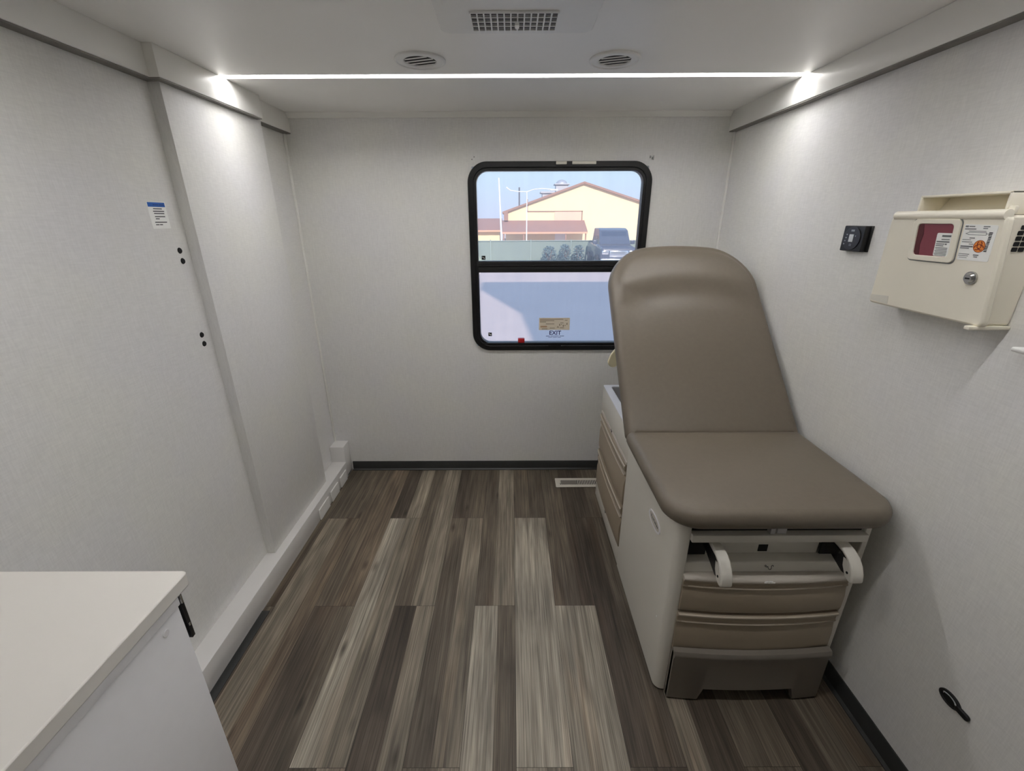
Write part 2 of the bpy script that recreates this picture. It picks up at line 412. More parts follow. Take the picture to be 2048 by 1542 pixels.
bm = NB(); extrude(bm, rrect(OX0+.04, OX1-.04, OZ0+.04, 1.33, .06, 8), fy, -.033, -.029); obj('pane', bm, 'glass_lo', win, smooth=False)
bm = NB(); box(bm, OX0+.05, OX1-.05, YB-.012, YB+.02, .885, .895, .002); box(bm, .22, .30, YB-.016, YB-.008, .872, .880, .002); obj('sill_track', bm, 'blackp', win)
bm = NB(); box(bm, .236, .293, YB-.017, YB-.006, 1.873, 1.8875, .002); obj('clip', bm, 'clip', win)['label'] = 'short pale clip on the top of the frame'
bm = NB(); box(bm, .322, .449, YB-.017, YB-.006, 1.873, 1.8875, .002); obj('clip', bm, 'clip', win)['label'] = 'long pale clip on the top of the frame'
bm = NB(); box(bm, .035, .075, YB-.018, YB+.012, .897, .922, .003); box(bm, .042, .068, YB-.026, YB-.016, .899, .911, .002); obj('latch', bm, 'red', win)['label'] = 'red plastic release latch'
SY = YB+.0225
def sticker(x0, x1, z0, z1, m, name, dy=0.):
    bm = NB(); box(bm, x0, x1, SY-.0005-dy, SY-dy, z0, z1); return obj(name, bm, m, win, smooth=False)
for x, z in ((-.175, 1.383), (-.147, .93)):
    s = sticker(x, x+.022, z, z+.022, 'hole', 'glass_mark')
    bm = NB()
    for q in range(3): box(bm, x+.003+q*.005, x+.008+q*.005, SY-.0012, SY-.0006, z+.012-q*.003, z+.016-q*.003)
    obj('mark_print', bm, 'paper', s, smooth=False)
s = sticker(.163, .35, .968, 1.043, 'amber', 'instruction_sticker', .006)
bm = NB(); yy = (SY-.0072, SY-.0066)
for x0, x1, z in ((.168, .31, 1.034), (.168, .255, 1.026), (.168, .205, 1.018), (.205, .256, 1.006), (.18, .215, .975), (.23, .26, .980), (.272, .285, .985), (.29, .315, .982), (.32, .335, 1.028), (.292, .312, 1.012)):
    box(bm, x0, x1, *yy, z-.0018, z+.0018)
for k in range(6): box(bm, .275+k*.011, .281+k*.011, *yy, .988+.006*(k % 3), .992+.008*(k % 2)+.006*(k % 3))
obj('sticker_print', bm, 'ambp', s, smooth=False)
bm = NB(); box(bm, .172, .212, *yy, .984, .994); obj('orange_print', bm, 'ambp2', s, smooth=False)
RX = frame_mtx((.263, SY-.0015, .948), (1, 0, 0), (0, 0, 1))
text('exit_lettering', 'EXIT', .036, RX, 'violet', win)
bm = NB()
for k, (x0, x1) in enumerate(((.208, .232), (.236, .256), (.258, .286), (.290, .318))): box(bm, x0, x1, SY-.002, SY-.0015, .9275, .9305)
for k, (x0, x1) in enumerate(((.222, .245), (.25, .275), (.279, .300))): box(bm, x0, x1, SY-.002, SY-.0015, .9195, .9215)
obj('small_print', bm, 'ambp' if False else 'violet', win, smooth=False)

# screw marks above the window corners
for x, lb in ((-.205, 'tiny screw mark on the back wall above the left window corner'), (.742, 'tiny screw marks on the back wall above the right window corner')):
    bm = NB(); n = 2 if x < 0 else 4
    for q in range(n):
        cyl(bm, (x+(q % 2)*.012-.006, YB, 1.905+(q//2)*.006-.006*(q % 2)+(0 if n > 2 else q*.018-.006)), (0, -1, 0), .0028, .003, 10)
    if n == 4: box(bm, x+.011, x+.013, YB-.002, YB, 1.893, 1.915)
    tag(obj('wall_anchor', bm, 'ink', origin=(x, YB, 1.905)), lb, 'screw')

# ------------------------------------------------------------------ ceiling fittings
t = thing('ceiling_air_vent', 'square white ceiling vent panel with a grid grille at the top of the photo', 'vent', (.015, 1.25, H))
bm = NB(); L_ = rrect(-.20, .232, .96, 1.54, .03, 6); extrude(bm, L_, lambda u, v, h: (u, v, H-h), 0, .014); L2 = rrect(-.17, .20, 1.0, 1.36, .02, 6); extrude(bm, L2, lambda u, v, h: (u, v, H-h), .012, .022)
# panel stays solid; a dark plate paints the shade behind the grille
obj('vent_frame', bm, 'vent', t, bevel=.004)
gx0, gx1, gy0, gy1 = -.107, .124, 1.392, 1.504
bm = NB(); box(bm, gx0, gx1, gy0, gy1, H-.0155, H-.0142); obj('grille_shade', bm, 'ventd', t, smooth=False)
bm = NB()
for k in range(14): x = gx0+(gx1-gx0)*k/13; box(bm, x-.0018, x+.0018, gy0, gy1, H-.0195, H-.0145)
for k in range(5): y = gy0+(gy1-gy0)*k/4; box(bm, gx0, gx1, y-.0018, y+.0018, H-.0190, H-.0145)
obj('grille', bm, 'vent', t, smooth=False)
bm = NB()
for k in range(4):
    y = gy0+(gy1-gy0)*(k+.35)/4
    sweep(bm, [0, 1], lambda i: [((gx0, gx1)[i], y, H-.0188), ((gx0, gx1)[i], y+.002, H-.0188), ((gx0, gx1)[i], y+.009, H-.0162), ((gx0, gx1)[i], y+.007, H-.0162)])
obj('louver', bm, 'vent', t, smooth=False)
bm = NB(); box(bm, .01, .022, 1.43, 1.458, H-.031, H-.024, .002); obj('vent_lever', bm, 'vent', t)
bm = NB(); box(bm, -.165, .195, 1.364, 1.368, H-.0147, H-.0135); obj('panel_seam', bm, 'ventd', t)

def round_vent(x, y, lb, flip):
    t = thing('round_ceiling_vent', lb, 'vent', (x, y, H), 'round vents beside the LED strip')
    bm = NB()
    prof = [(.087, 0), (.088, .005), (.085, .008), (.081, .008), (.079, .005), (.076, .005), (.062, .007), (.057, .006), (.055, .004), (.055, 0)]
    n = 56; rows = [[bm.verts.new((x+r*math.cos(2*PI*k/n), y+r*math.sin(2*PI*k/n), H-h)) for r, h in prof] for k in range(n)]
    for k in range(n):
        A, B = rows[k], rows[(k+1) % n]
        for j in range(len(prof)-1): bm.faces.new((A[j], A[j+1], B[j+1], B[j]))
    obj('vent_ring', bm, 'vent', t, angle=50)
    bm = NB(); cyl(bm, (x, y, H-.0005), (0, 0, -1), .0555, .0012, 40); obj('throat_shade', bm, 'ventd' if False else 'regd', t)  # flat dark disc paints the shade of a deep throat
    # three tilted slats across the opening, running slightly askew
    a = math.radians(-18)
    for q in range(4):
        c = -.034+.025*q; half = math.sqrt(max(.0, .054**2-c*c))
        bm = NB()
        def sec(i, c=c, half=half):
            s = (-half, half)[i]; P = []
            for d, h in ((-.003, .0042), (-.0005, .0036), (.0028, .0062), (.0003, .0068)):
                dd = c+d; hf = min(half, math.sqrt(max(.0001, .0545**2-dd*dd))); ss = math.copysign(hf, s)
                P.append((x+ss*math.cos(a)-dd*math.sin(a), y+ss*math.sin(a)+dd*math.cos(a), H-h))
            return P
        sweep(bm, [0, 1], sec); obj('slat', bm, 'vent', t, smooth=False)
round_vent(-.314, 1.803, 'round white ceiling vent with slats, left of the pair', 0)
round_vent(.358, 1.805, 'round white ceiling vent with slats, right of the pair', 1)

# ------------------------------------------------------------------ left wall bits
t = thing('wall_label', 'white paper label with blue header stuck on left wall beside the column', 'label', (XL, 1.5591, 1.5758))
fx = lambda u, v, h: (XL+h, u, v)
bm = NB(); box(bm, XL, XL+.0006, 1.5204, 1.6006, 1.5758, 1.6590); obj('label_sheet', bm, 'paper', t, smooth=False)
bm = NB(); box(bm, XL+.0004, XL+.0010, 1.5233, 1.5977, 1.6435, 1.6575); hd = obj('blue_header', bm, 'blue', t, smooth=False)
bm = NB()
for a, b in ((1.598, 1.606), (1.608, 1.622), (1.625, 1.648)): box(bm, XL+.0008, XL+.0013, a*0.96716, b*0.96716, 1.6484, 1.6517)
obj('header_print', bm, 'blued', hd, smooth=False)
bm = NB()
for a, b, z in ((1.595, 1.634, 1.639), (1.592, 1.642, 1.631), (1.594, 1.640, 1.624), (1.594, 1.640, 1.614), (1.595, 1.612, 1.607), (1.588, 1.642, 1.596), (1.589, 1.604, 1.588), (1.607, 1.620, 1.588)):
    z = 1.6+(z-1.6)*0.96716; box(bm, XL+.0004, XL+.0010, a*0.96716, b*0.96716, z-.0014, z+.0014)
obj('label_print', bm, 'inkd', t, smooth=False)
PL = ['black round plug, top one of the upper pair by the column', 'black round plug, lower one of the upper pair by the column',
      'black round plug, upper one of the low pair by the column', 'black round plug, lowest of all four by the column']
for (y, z), lb in zip(((1.668, 1.498), (1.670, 1.461), (1.667, 1.182), (1.668, 1.146)), PL):
    y, z = y*0.96716, 1.6+(z-1.6)*0.96716; bm = NB(); cyl(bm, (XL, y, z), (1, 0, 0), .0105, .003, 24, .0085); tag(obj('wall_plug', bm, 'hole', origin=(XL, y, z)), lb, 'plug', 'black plugs on the left wall')

# ------------------------------------------------------------------ floor register
t = thing('floor_register', 'white slotted floor vent by the rear of the exam table', 'vent', (.43, 2.416, 0))
bm = NB(); extrude(bm, rrect(.276, .586, 2.367, 2.467, .006, 4), lambda u, v, h: (u, v, h), 0, .005); obj('register_plate', bm, 'regw', t, bevel=.002)
bm = NB()
for k in range(23): x = .308+k*.0108; box(bm, x-.0026, x+.0026, 2.391, 2.441, .0049, .0056)
obj('slots', bm, 'regd', t, smooth=False)
bm = NB(); box(bm, .312, .412, 2.394, 2.438, .005, .00575); 
for k in range(9): x = .318+k*.0108; box(bm, x-.001, x+.001, 2.392, 2.440, .0052, .0062)
obj('damper', bm, 'regg', t, smooth=False)
bm = NB(); box(bm, .301, .309, 2.398, 2.432, .005, .012, .002); obj('damper_lever', bm, 'regw', t)

# ------------------------------------------------------------------ exam table
ET = thing('exam_table', 'taupe padded medical exam table with raised back beside the right wall', 'exam table', (.805, 1.68, 0))
X0, X1, Y0, Y1, ZT = .51, 1.10, 1.085, 2.285, .727

def panel_with_round_front(bm, xa, xb, outer):
    """side panel: plan profile with a rounded front outer corner"""
    r = .03
    if outer < 0: lp = [(xb, Y1), (xa, Y1), (xa, Y0+r)]+[(xa+r-r*math.cos(t), Y0+r-r*math.sin(t)) for t in [PI/2*k/6 for k in range(1, 7)]]+[(xb, Y0)]
    else: r = .008; lp = [(xa, Y1), (xa, Y0)]+[(xb-r+r*math.sin(t), Y0+r-r*math.cos(t)) for t in [PI/2*k/6 for k in range(0, 7)]]+[(xb, Y1)]
    extrude(bm, lp, lambda u, v, h: (u, v, h), .004, ZT)
# left side: front part solid, rear part a frame round two drawers
YD0, YD1 = 1.69, 2.262
bm = NB(); r = .03
lp = [(X0+.037, YD0), (X0, YD0), (X0, Y0+r)]+[(X0+r-r*math.cos(t), Y0+r-r*math.sin(t)) for t in [PI/2*k/6 for k in range(1, 7)]]+[(X0+.037, Y0)]
extrude(bm, lp, lambda u, v, h: (u, v, h), .004, ZT)
obj('side_panel', bm, 'shell', ET, bevel=.003)
bm = NB(); box(bm, X0+.001, X0+.037, YD0, Y1, .588, ZT-.002, .002); box(bm, X0+.001, X0+.037, YD0, Y1, .012, .112, .002); box(bm, X0+.001, X0+.037, YD1, Y1, .11, .59)
obj('drawer_surround', bm, 'shell', ET)
bm = NB(); panel_with_round_front(bm, X1-.022, X1, 1); obj('side_panel', bm, 'shell', ET, bevel=.003)
bm = NB(); box(bm, X0+.03, X1-.02, Y1-.02, Y1, .01, ZT); obj('rear_panel', bm, 'shell', ET)
# black slit at the rear edge
bm = NB(); box(bm, X0-.0005, X0+.006, Y1-.012, Y1-.006, .10, .32); obj('rear_gap', bm, 'hole', ET)
# top with storage tray
bm = NB(); lp = rrect(X0, X1, 1.12, Y1, .008, 4); hl = rrect(X0+.04, X1-.04, 1.98, Y1-.028, .012, 4); extrude(bm, lp, lambda u, v, h: (u, v, h), ZT-.004, ZT+.004, hl); obj('table_top', bm, 'shellw', ET, bevel=.002)
bm = NB(); extrude(bm, hl, lambda u, v, h: (u, v, h), ZT-.10, ZT-.096)
extrude(bm, rrect(X0+.038, X1-.038, 1.978, Y1-.026, .012, 4), lambda u, v, h: (u, v, h), ZT-.10, ZT-.003, hl); obj('storage_tray', bm, 'inner', ET)
# inner carcass, dark behind the gaps
bm = NB(); box(bm, X0+.03, X1-.024, 1.25, Y1-.02, .03, .60); box(bm, X0+.04, X1-.03, Y0+.03, 1.26, .03, .505); obj('carcass', bm, 'dark', ET, smooth=False)

def drawer_front(P, s0, s1, z0, z1, bow, prof, n=28):
    """P(s, out, z) -> point; prof: list of (height fraction, protrusion)"""
    bm = NB()
    def sec(i):
        t = i/n; b = bow*(1-(2*t-1)**2)
        s = s0+(s1-s0)*t
        return [P(s, d+(b if d > .001 else 0), z0+(z1-z0)*f) for f, d in prof]
    sweep(bm, list(range(n+1)), sec); return bm
PROF = [(0, -.015), (0, .004), (.02, .008), (.1, .010), (.45, .010), (.58, .007), (.68, .003), (.745, .0025), (.76, .009), (.785, .010), (.80, .006), (.90, .006), (.92, .011), (.97, .013), (.995, .010), (1, .004), (1, -.015)]
PF = lambda s, o, z: (s, Y0-o, z)
PS = lambda s, o, z: (X0-o, s, z)
front_d = []
for z0, z1 in ((.395, .530), (.215, .385)):
    front_d.append(obj('drawer', drawer_front(PF, X0+.036, X1-.026, z0, z1, .016, PROF), 'tan', ET, angle=50))
PRS = [(0, -.015), (0, .001), (.02, .004), (.1, .006), (.5, .006), (.66, -.001), (.72, -.003), (.74, .006), (.765, .007), (.78, 0), (.84, 0), (.86, .007), (.93, .008), (1, .004), (1, -.015)]
side_d = []
for z0, z1 in ((.357, .570), (.117, .343)):
    side_d.append(obj('side_drawer', drawer_front(PS, YD0+.004, YD1-.003, z0, z1, .006, PRS), 'tan', ET, angle=50))
# pale ridges along the drawer fronts
def ridge(P, s0, s1, z, h, out, bow, parent, m, n=28):
    bm = NB()
    def sec(i):
        t = i/n; b = bow*(1-(2*t-1)**2); q = s0+(s1-s0)*t
        return [P(q, out-.004+b, z-h), P(q, out+b, z-h*.6), P(q, out+b, z+h*.6), P(q, out-.004+b, z+h)]
    sweep(bm, list(range(n+1)), sec); obj('ridge', bm, m, parent, angle=50)
for d_, (z0, z1) in zip(front_d, ((.395, .530), (.215, .385))):
    ridge(PF, X0+.05, X1-.045, z0+(z1-z0)*.782, .0022, .0115, .016, d_, 'ridge')
    if z1 < .4: ridge(PF, X0+.037, X1-.027, z0+(z1-z0)*.972, .0032, .0145, .016, d_, 'ridge')
for d_, (z0, z1) in zip(side_d, ((.357, .570), (.117, .343))):
    ridge(PS, YD0+.006, YD1-.02, z0+(z1-z0)*.752, .003, .009, .006, d_, 'ridge')
    ridge(PS, YD0+.005, YD1-.004, z0+(z1-z0)*.945, .007, .0105, .006, d_, 'ridge')
# pale lips of the drawers
bm = NB()
def lipsec(i, n=28):
    t = i/n; s = X0+.034+(X1-X0-.058)*t; b = .016*(1-(2*t-1)**2)
    return [(s, Y0+.03, .541), (s, Y0-.006-b, .541), (s, Y0-.013-b, .537), (s, Y0-.015-b, .530), (s, Y0-.011-b, .524), (s, Y0+.03, .524)]
sweep(bm, list(range(29)), lipsec); lp_ = obj('drawer_lip', bm, 'lip', ET, angle=50)
bm = NB()
for k, (x0, x1) in enumerate(((.788, .796), (.798, .806), (.808, .813), (.815, .821))): box(bm, x0, x1, Y0-.0318, Y0-.030, .5315, .5345)
for x0, x1 in ((.79, .80), (.802, .814)): box(bm, x0, x1, Y0-.0318, Y0-.029, .536, .538)
obj('lip_print', bm, 'paper', lp_, smooth=False)
bm = NB(); box(bm, X0-.004, X0+.02, YD0+.004, YD1-.003, .571, .5845, .002); obj('side_drawer_lip', bm, 'lip', ET)
# front upper bay
bm = NB(); box(bm, X0+.037, X1-.016, Y0-.012, Y0+.03, .673, .700, .003); obj('front_rail', bm, 'shell', ET)
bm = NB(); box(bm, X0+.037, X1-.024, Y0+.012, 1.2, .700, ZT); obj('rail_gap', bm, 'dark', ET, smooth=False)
bm = NB(); box(bm, .785, .80, Y0-.006, Y0+.02, .699, .724, .002); box(bm, .806, .835, Y0-.004, Y0+.02, .699, .720, .002); obj('hinge_clip', bm, 'inner', ET)
bm = NB(); box(bm, .625, .99, 1.135, 1.14, .56, .672); bk = obj('bay_back', bm, 'shell', ET)
bm = NB(); box(bm, .797, .827, 1.1335, 1.136, .587, .613); obj('socket_hole', bm, 'hole', bk, smooth=False)
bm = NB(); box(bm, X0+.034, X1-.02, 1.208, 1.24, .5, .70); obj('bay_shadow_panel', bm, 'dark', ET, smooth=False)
for x0, x1 in ((X0+.037, .622), (.993, X1-.022)):
    bm = NB(); box(bm, x0, x1, 1.125, 1.13, .583, .673); obj('pocket_shade', bm, 'hole', ET, smooth=False)  # black plate paints the shade inside each side opening
# sloping shelf with a rolled front edge
bm = NB(); prs = [(1.21, .582), (1.135, .580), (1.102, .579), (1.096, .576), (1.0925, .541), (1.21, .541)]
sweep(bm, [0, 1], lambda i: [((X0+.036, X1-.022)[i], y, z) for y, z in prs]); sh = obj('bay_shelf', bm, 'shell', ET, bevel=.002)
def squiggle(org, U, V, sc):
    U = Vector(U); V = Vector(V); o = Vector(org)
    P = []
    pts = [(-1.0, .25), (-1.15, .5), (-.95, .7), (-.75, .5), (-.85, .2), (-.6, .1), (-.35, .3), (-.2, -.2), (0, -.5), (.3, -.6), (.55, -.4), (.55, 0), (.5, .35), (.7, .6), (.95, .55), (1.0, .25)]
    return [o+U*a*sc+V*b*sc for a, b in pts]
bm = NB(); tube(bm, squiggle((.818, 1.0925, .558), (1, 0, 0), (0, .1, 1), .013), .0010, 6); obj('wire_tie', bm, 'inkd', sh)
for y, z, c in ((2.0, .585, 1), (2.004, .085, .8)):
    bm = NB(); tube(bm, squiggle((X0-(.004 if c == 1 else -.0005), y, z), (0, -1, 0), (0, 0, 1), .011*c), .0012, 6)
    obj('wire_tie', bm, 'inkd', ET)
# stirrups
def stirrup(xc, dz):
    path = [(1.16, .652), (1.11, .656), (1.07, .658), (1.045, .655), (1.022, .646), (1.006, .630), (.996, .610), (.992, .592), (.994, .583)]
    w = .018; th = .012
    bm = NB(); P = [(y, z+dz) for y, z in path]
    def sec(i):
        a = Vector(P[max(i-1, 0)]); b = Vector(P[min(i+1, len(P)-1)]); t = (b-a).normalized(); nrm = Vector((-t.y, t.x))
        if nrm.y < 0 and i < 3: nrm = -nrm
        y, z = P[i]; k = w*(.8 if i < 2 else 1.)
        o = Vector((y, z))+nrm*th/2; q = Vector((y, z))-nrm*th/2
        return [(xc-k, *o), (xc+k, *o), (xc+k, *q), (xc-k, *q)]
    # keep the normal side consistent along the curve
    def sec2(i):
        a = Vector(P[max(i-1, 0)]); b = Vector(P[min(i+1, len(P)-1)]); t = (b-a).normalized(); nrm = Vector((t.y, -t.x))
        y, z = P[i]; k = w*(.75 if i < 2 else 1.)
        o = Vector((y, z))+nrm*th/2; q = Vector((y, z))-nrm*th/2
        return [(xc-k, *o), (xc+k, *o), (xc+k, *q), (xc-k, *q)]
    sweep(bm, P, sec2); s = obj('stirrup', bm, 'shellw' if False else 'shell', ET, angle=40, bevel=.004)
    bm = NB()
    # web along the inner side of the hook
    prf = [(1.19, .655), (1.05, .648), (1.02, .636), (1.008, .618), (1.003, .596), (1.03, .592), (1.10, .618), (1.19, .636)]
    extrude(bm, prf, lambda u, v, h: (xc-.017+h, u, v+dz), 0, .008); obj('stirrup_arm', bm, 'blackp', s, smooth=False)
    bm = NB(); extrude(bm, [(1.02, .64), (1.0, .615), (.994, .585), (1.012, .590), (1.03, .615), (1.035, .640)], lambda u, v, h: (xc-.0185+h, u, v+dz), 0, .006); obj('stirrup_cheek', bm, 'shell', s, smooth=False)
    bm = NB(); cyl(bm, (xc-.0185, 1.008, .606+dz), (-1, 0, 0), .004, .001, 12); obj('stirrup_screw', bm, 'hole', s)
stirrup(.627, 0); stirrup(1.008, .012)
# bottom step, pulled a little out
bm = NB(); n = 36; yS = 1.058; xa, xb = .545, 1.075
def stepx(i): return xa+(xb-xa)*i/n
cols = []
for i in range(n+1):
    x = stepx(i); b = .014*(1-(2*i/n-1)**2); cut = .662 <= x <= .976; zb = .061 if cut else .004
    cols.append([(x, yS-b, zb), (x, yS-b-.004, max(zb+.002, .012)), (x, yS-b-.004, .196), (x, yS-b-.010, .215), (x, yS-b-.011, .226), (x, yS-b-.006, .236), (x, yS-b+.012, .238), (x, yS-b+.014, .222), (x, yS-b+.014, zb)])
rows = []
for c in cols: rows.append([bm.verts.new(q) for q in c])
m_ = len(cols[0])
for A, B in zip(rows, rows[1:]):
    for j in range(m_): bm.faces.new((A[j], A[(j+1) % m_], B[(j+1) % m_], B[j]))
bm.faces.new(rows[0][::-1]); bm.faces.new(rows[-1])
st = obj('step', bm, 'step', ET, angle=40)
bm = NB(); box(bm, xa, xa+.02, yS, 1.2, .004, .225, .003); obj('step_side', bm, 'step', st)
bm = NB(); box(bm, xb-.02, xb, yS, 1.2, .004, .225, .003); obj('step_side', bm, 'step', st)
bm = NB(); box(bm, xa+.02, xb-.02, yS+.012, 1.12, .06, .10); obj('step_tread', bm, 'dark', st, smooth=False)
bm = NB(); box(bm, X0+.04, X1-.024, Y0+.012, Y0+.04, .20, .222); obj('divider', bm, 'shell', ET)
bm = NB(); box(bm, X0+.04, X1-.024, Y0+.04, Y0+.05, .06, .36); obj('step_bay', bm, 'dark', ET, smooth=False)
for x, y in ((X0+.06, 1.16), (X1-.06, 1.16), (X0+.06, 2.2), (X1-.06, 2.2)):
    bm = NB(); cyl(bm, (x, y, 0), (0, 0, 1), .018, .05, 16); obj('foot', bm, 'rubber', ET)
# oval badge on the side panel
bm = NB(); cy_, cz_ = 1.288, .585
lp = [(cy_+.062*math.copysign(abs(math.cos(t))**.8, math.cos(t)), cz_+.026*math.sin(t)) for t in [2*PI*k/40 for k in range(40)]]
lq = [(cy_+(a-cy_)*.86, cz_+(b-cz_)*.78) for a, b in lp]
extrude(bm, lp, lambda u, v, h: (X0-h, u, v), 0, .003, lq); bd = obj('badge', bm, 'shellw', ET)
bm = NB(); extrude(bm, lq, lambda u, v, h: (X0-h, u, v), 0, .0015); obj('badge_plate', bm, 'lip', bd)
bm = NB()
for k, (a, b, z, h) in enumerate(((.038, .031, .588, .014), (.028, .023, .584, .010), (.020, .013, .584, .010), (.010, .003, .586, .013), (.0, -.008, .584, .010), (-.011, -.017, .586, .013), (-.02, -.028, .584, .010), (-.031, -.036, .584, .01))):
    box(bm, X0-.0026, X0-.0014, cy_+b, cy_+b+(a-b)*.6, z-h*.35, z+h*.35)
obj('badge_lettering', bm, 'ink', bd, smooth=False)
bm = NB(); cyl(bm, (X0, 1.155, .28), (-1, 0, 0), .003, .0012, 12); obj('panel_button', bm, 'paper', ET)
# cushions
def outline(W, L, rb, rt, bulge_top=0., nb=6, ne=10):
    pts = []
    def edge(a, b):
        for k in range(1, ne): pts.append((a[0]+(b[0]-a[0])*k/ne, a[1]+(b[1]-a[1])*k/ne))
    h = W/2
    cs = [(h-rb, rb, -PI/2, rb), (h-rt, L-rt, 0, rt), (-h+rt, L-rt, PI/2, rt), (-h+rb, rb, PI, rb)]
    for q, (cu, cv, a0, r) in enumerate(cs):
        nn = nb if r < .06 else nb*2
        for k in range(nn+1):
            t = a0+PI/2*k/nn; pts.append((cu+r*math.cos(t), cv+r*math.sin(t)))
        c2 = cs[(q+1) % 4]; e0 = pts[-1]; t2 = c2[2]; e1 = (c2[0]+c2[3]*math.cos(t2), c2[1]+c2[3]*math.sin(t2))
        edge(e0, e1)
    out = []
    for u, v in pts:
        s = max(0, min(1, (v-L*.6)/(L*.4))); s = s*s*(3-2*s)
        out.append((u, v+bulge_top*(1-(2*u/W)**2)*s))
    return out
def cushion(loop, T, e, crown, F, disp=None, kn=18):
    bm = NB(); n = len(loop)
    nrm = []
    for k in range(n):
        a = Vector(loop[k-1]); b = Vector(loop[(k+1) % n]); d = (b-a).normalized(); nrm.append(Vector((d.y, -d.x)))
    cx = sum(p[0] for p in loop)/n; cv = (min(p[1] for p in loop)+max(p[1] for p in loop))/2
    rows = []
    def ring(ins, w, k=1., c=0.):
        R = []
        for (u, v), nn in zip(loop, nrm):
            q = Vector((u, v))-nn*ins; u2 = cx+(q.x-cx)*k; v2 = cv+(q.y-cv)*k
            ww = w+c+(disp(u2, v2)*min(1, (1-k)*14) if disp else 0)
            R.append(bm.verts.new(F(u2, v2, ww)))
        rows.append(R)
    for a in (-90, -65, -40, -15, 10, 30, 50, 70, 90):
        r = math.radians(a); ring(e*(1-math.cos(r)), T/2+T/2*math.sin(r))
    for q in range(1, kn+1):
        k = 1-q/(kn+.6); ring(e, T, k, crown*(1-k**3))
    for A, B in zip(rows, rows[1:]):
        for j in range(n): bm.faces.new((A[j], A[(j+1) % n], B[(j+1) % n], B[j]))
    bm.faces.new(rows[0][::-1]); bm.faces.new(rows[-1])
    return bm
W = .695; CX = .803; HY, HZ = 1.572, .742
seatF = lambda u, v, w: Vector((CX-u, HY-v, HZ+w))
bm = cushion(outline(W, .540, .02, .105, .0), .066, .028, .012, seatF); obj('seat', bm, 'vinyl', ET, angle=80)
TA = math.radians(45); dv = Vector((0, math.cos(TA), math.sin(TA))); dn = Vector((0, -math.sin(TA), math.cos(TA)))
bo = Vector((CX, HY+.017, HZ-.001))
backF = lambda u, v, w: bo+Vector((u, 0, 0))+dv*v+dn*w
def sm(x): x = max(0, min(1, x)); return x*x*(3-2*x)
def headroll(u, v):
    vc = .600+.085*(1-(2*u/W)**2)
    return .022*sm((v-vc+.02)/.13)*sm((1.0-v)/.14)-.005*sm(1-abs(v-vc)/.09)
bm = cushion(outline(W, .935, .02, .19, .05), .074, .030, .010, backF, headroll, 26); bk_ = obj('backrest', bm, 'vinyl', ET, angle=80)
bm = NB(); lp = outline(W-.06, .89, .02, .17, .045)
extrude(bm, lp, lambda u, v, h: backF(u, v+.015, h), -.014, .004); obj('back_board', bm, 'shell', bk_)
bm = NB(); tube(bm, [backF(.1, .42, -.015), (.908, 2.08, .80)], .014, 12); obj('back_strut', bm, 'steel', ET)
bm = NB(); tube(bm, [backF(-.1, .42, -.015), (.708, 2.08, .80)], .014, 12); obj('back_strut', bm, 'steel', ET)
bm = NB(); box(bm, .68, .93, 2.05, 2.11, .729, .81, .006); obj('strut_bracket', bm, 'shell', ET)
# paddle lever sticking out on the left behind the backrest
bm = NB()
pts = [(.64, 2.05, 1.125), (.585, 2.05, 1.09), (.543, 2.05, 1.045), (.520, 2.05, 1.005), (.506, 2.05, .973), (.498, 2.05, .942)]
wd = [.012, .012, .013, .017, .024, .027]
loopL = []; loopR = []
for i, p in enumerate(pts):
    a = Vector(pts[max(i-1, 0)]); b = Vector(pts[min(i+1, len(pts)-1)]); t = (b-a).normalized(); s = Vector((t.z, 0, -t.x)).normalized()
    loopL.append(Vector(p)+s*wd[i]); loopR.append(Vector(p)-s*wd[i])
endc = Vector(pts[-1]); tdir = (Vector(pts[-1])-Vector(pts[-2])).normalized(); sd = Vector((tdir.z, 0, -tdir.x)).normalized()
arc = [endc+sd*wd[-1]*math.cos(q)+tdir*wd[-1]*math.sin(q) for q in [PI*k/10 for k in range(1, 10)]]
lp3 = loopL+arc+loopR[::-1]
A = [bm.verts.new(p+Vector((0, -.008, 0))) for p in lp3]; B = [bm.verts.new(p+Vector((0, .008, 0))) for p in lp3]; nn = len(lp3)
for k in range(nn): bm.faces.new((A[k], A[(k+1) % nn], B[(k+1) % nn], B[k]))
bm.faces.new(A[::-1]); bm.faces.new(B)
obj('release_lever', bm, 'cream2', ET, bevel=.004)

# ------------------------------------------------------------------ sharps cabinet on the right wall
SCB = thing('sharps_cabinet', 'cream locking wall cabinet with viewing window and biohazard label', 'cabinet', (1.14, 1.15, 1.355))
SL = (1.062-1.088)/(1.61-1.36)
def DX(z): return 1.088+SL*(z-1.36)          # front face of the door
def FY(z): return 1.334+(1.303-1.334)*(z-1.36)/.25   # far edge
fd = lambda u, v, h: (DX(v)-h, u, v)
# body
bm = NB()
z0, z1 = 1.362, 1.605
def shell(z): return [(DX(z)+.012, 1.006, z), (XR-.001, 1.004, z), (XR-.001, FY(z)+.01, z), (DX(z)+.012, FY(z)-.004, z)]
sweep(bm, [0, 1], lambda i: shell((z0, z1)[i])); obj('body', bm, 'cream', SCB, bevel=.006)
bm = NB(); box(bm, 1.070, XR-.001, 1.0, 1.014, 1.353, 1.362, .002); obj('bottom_flange', bm, 'cream', SCB)
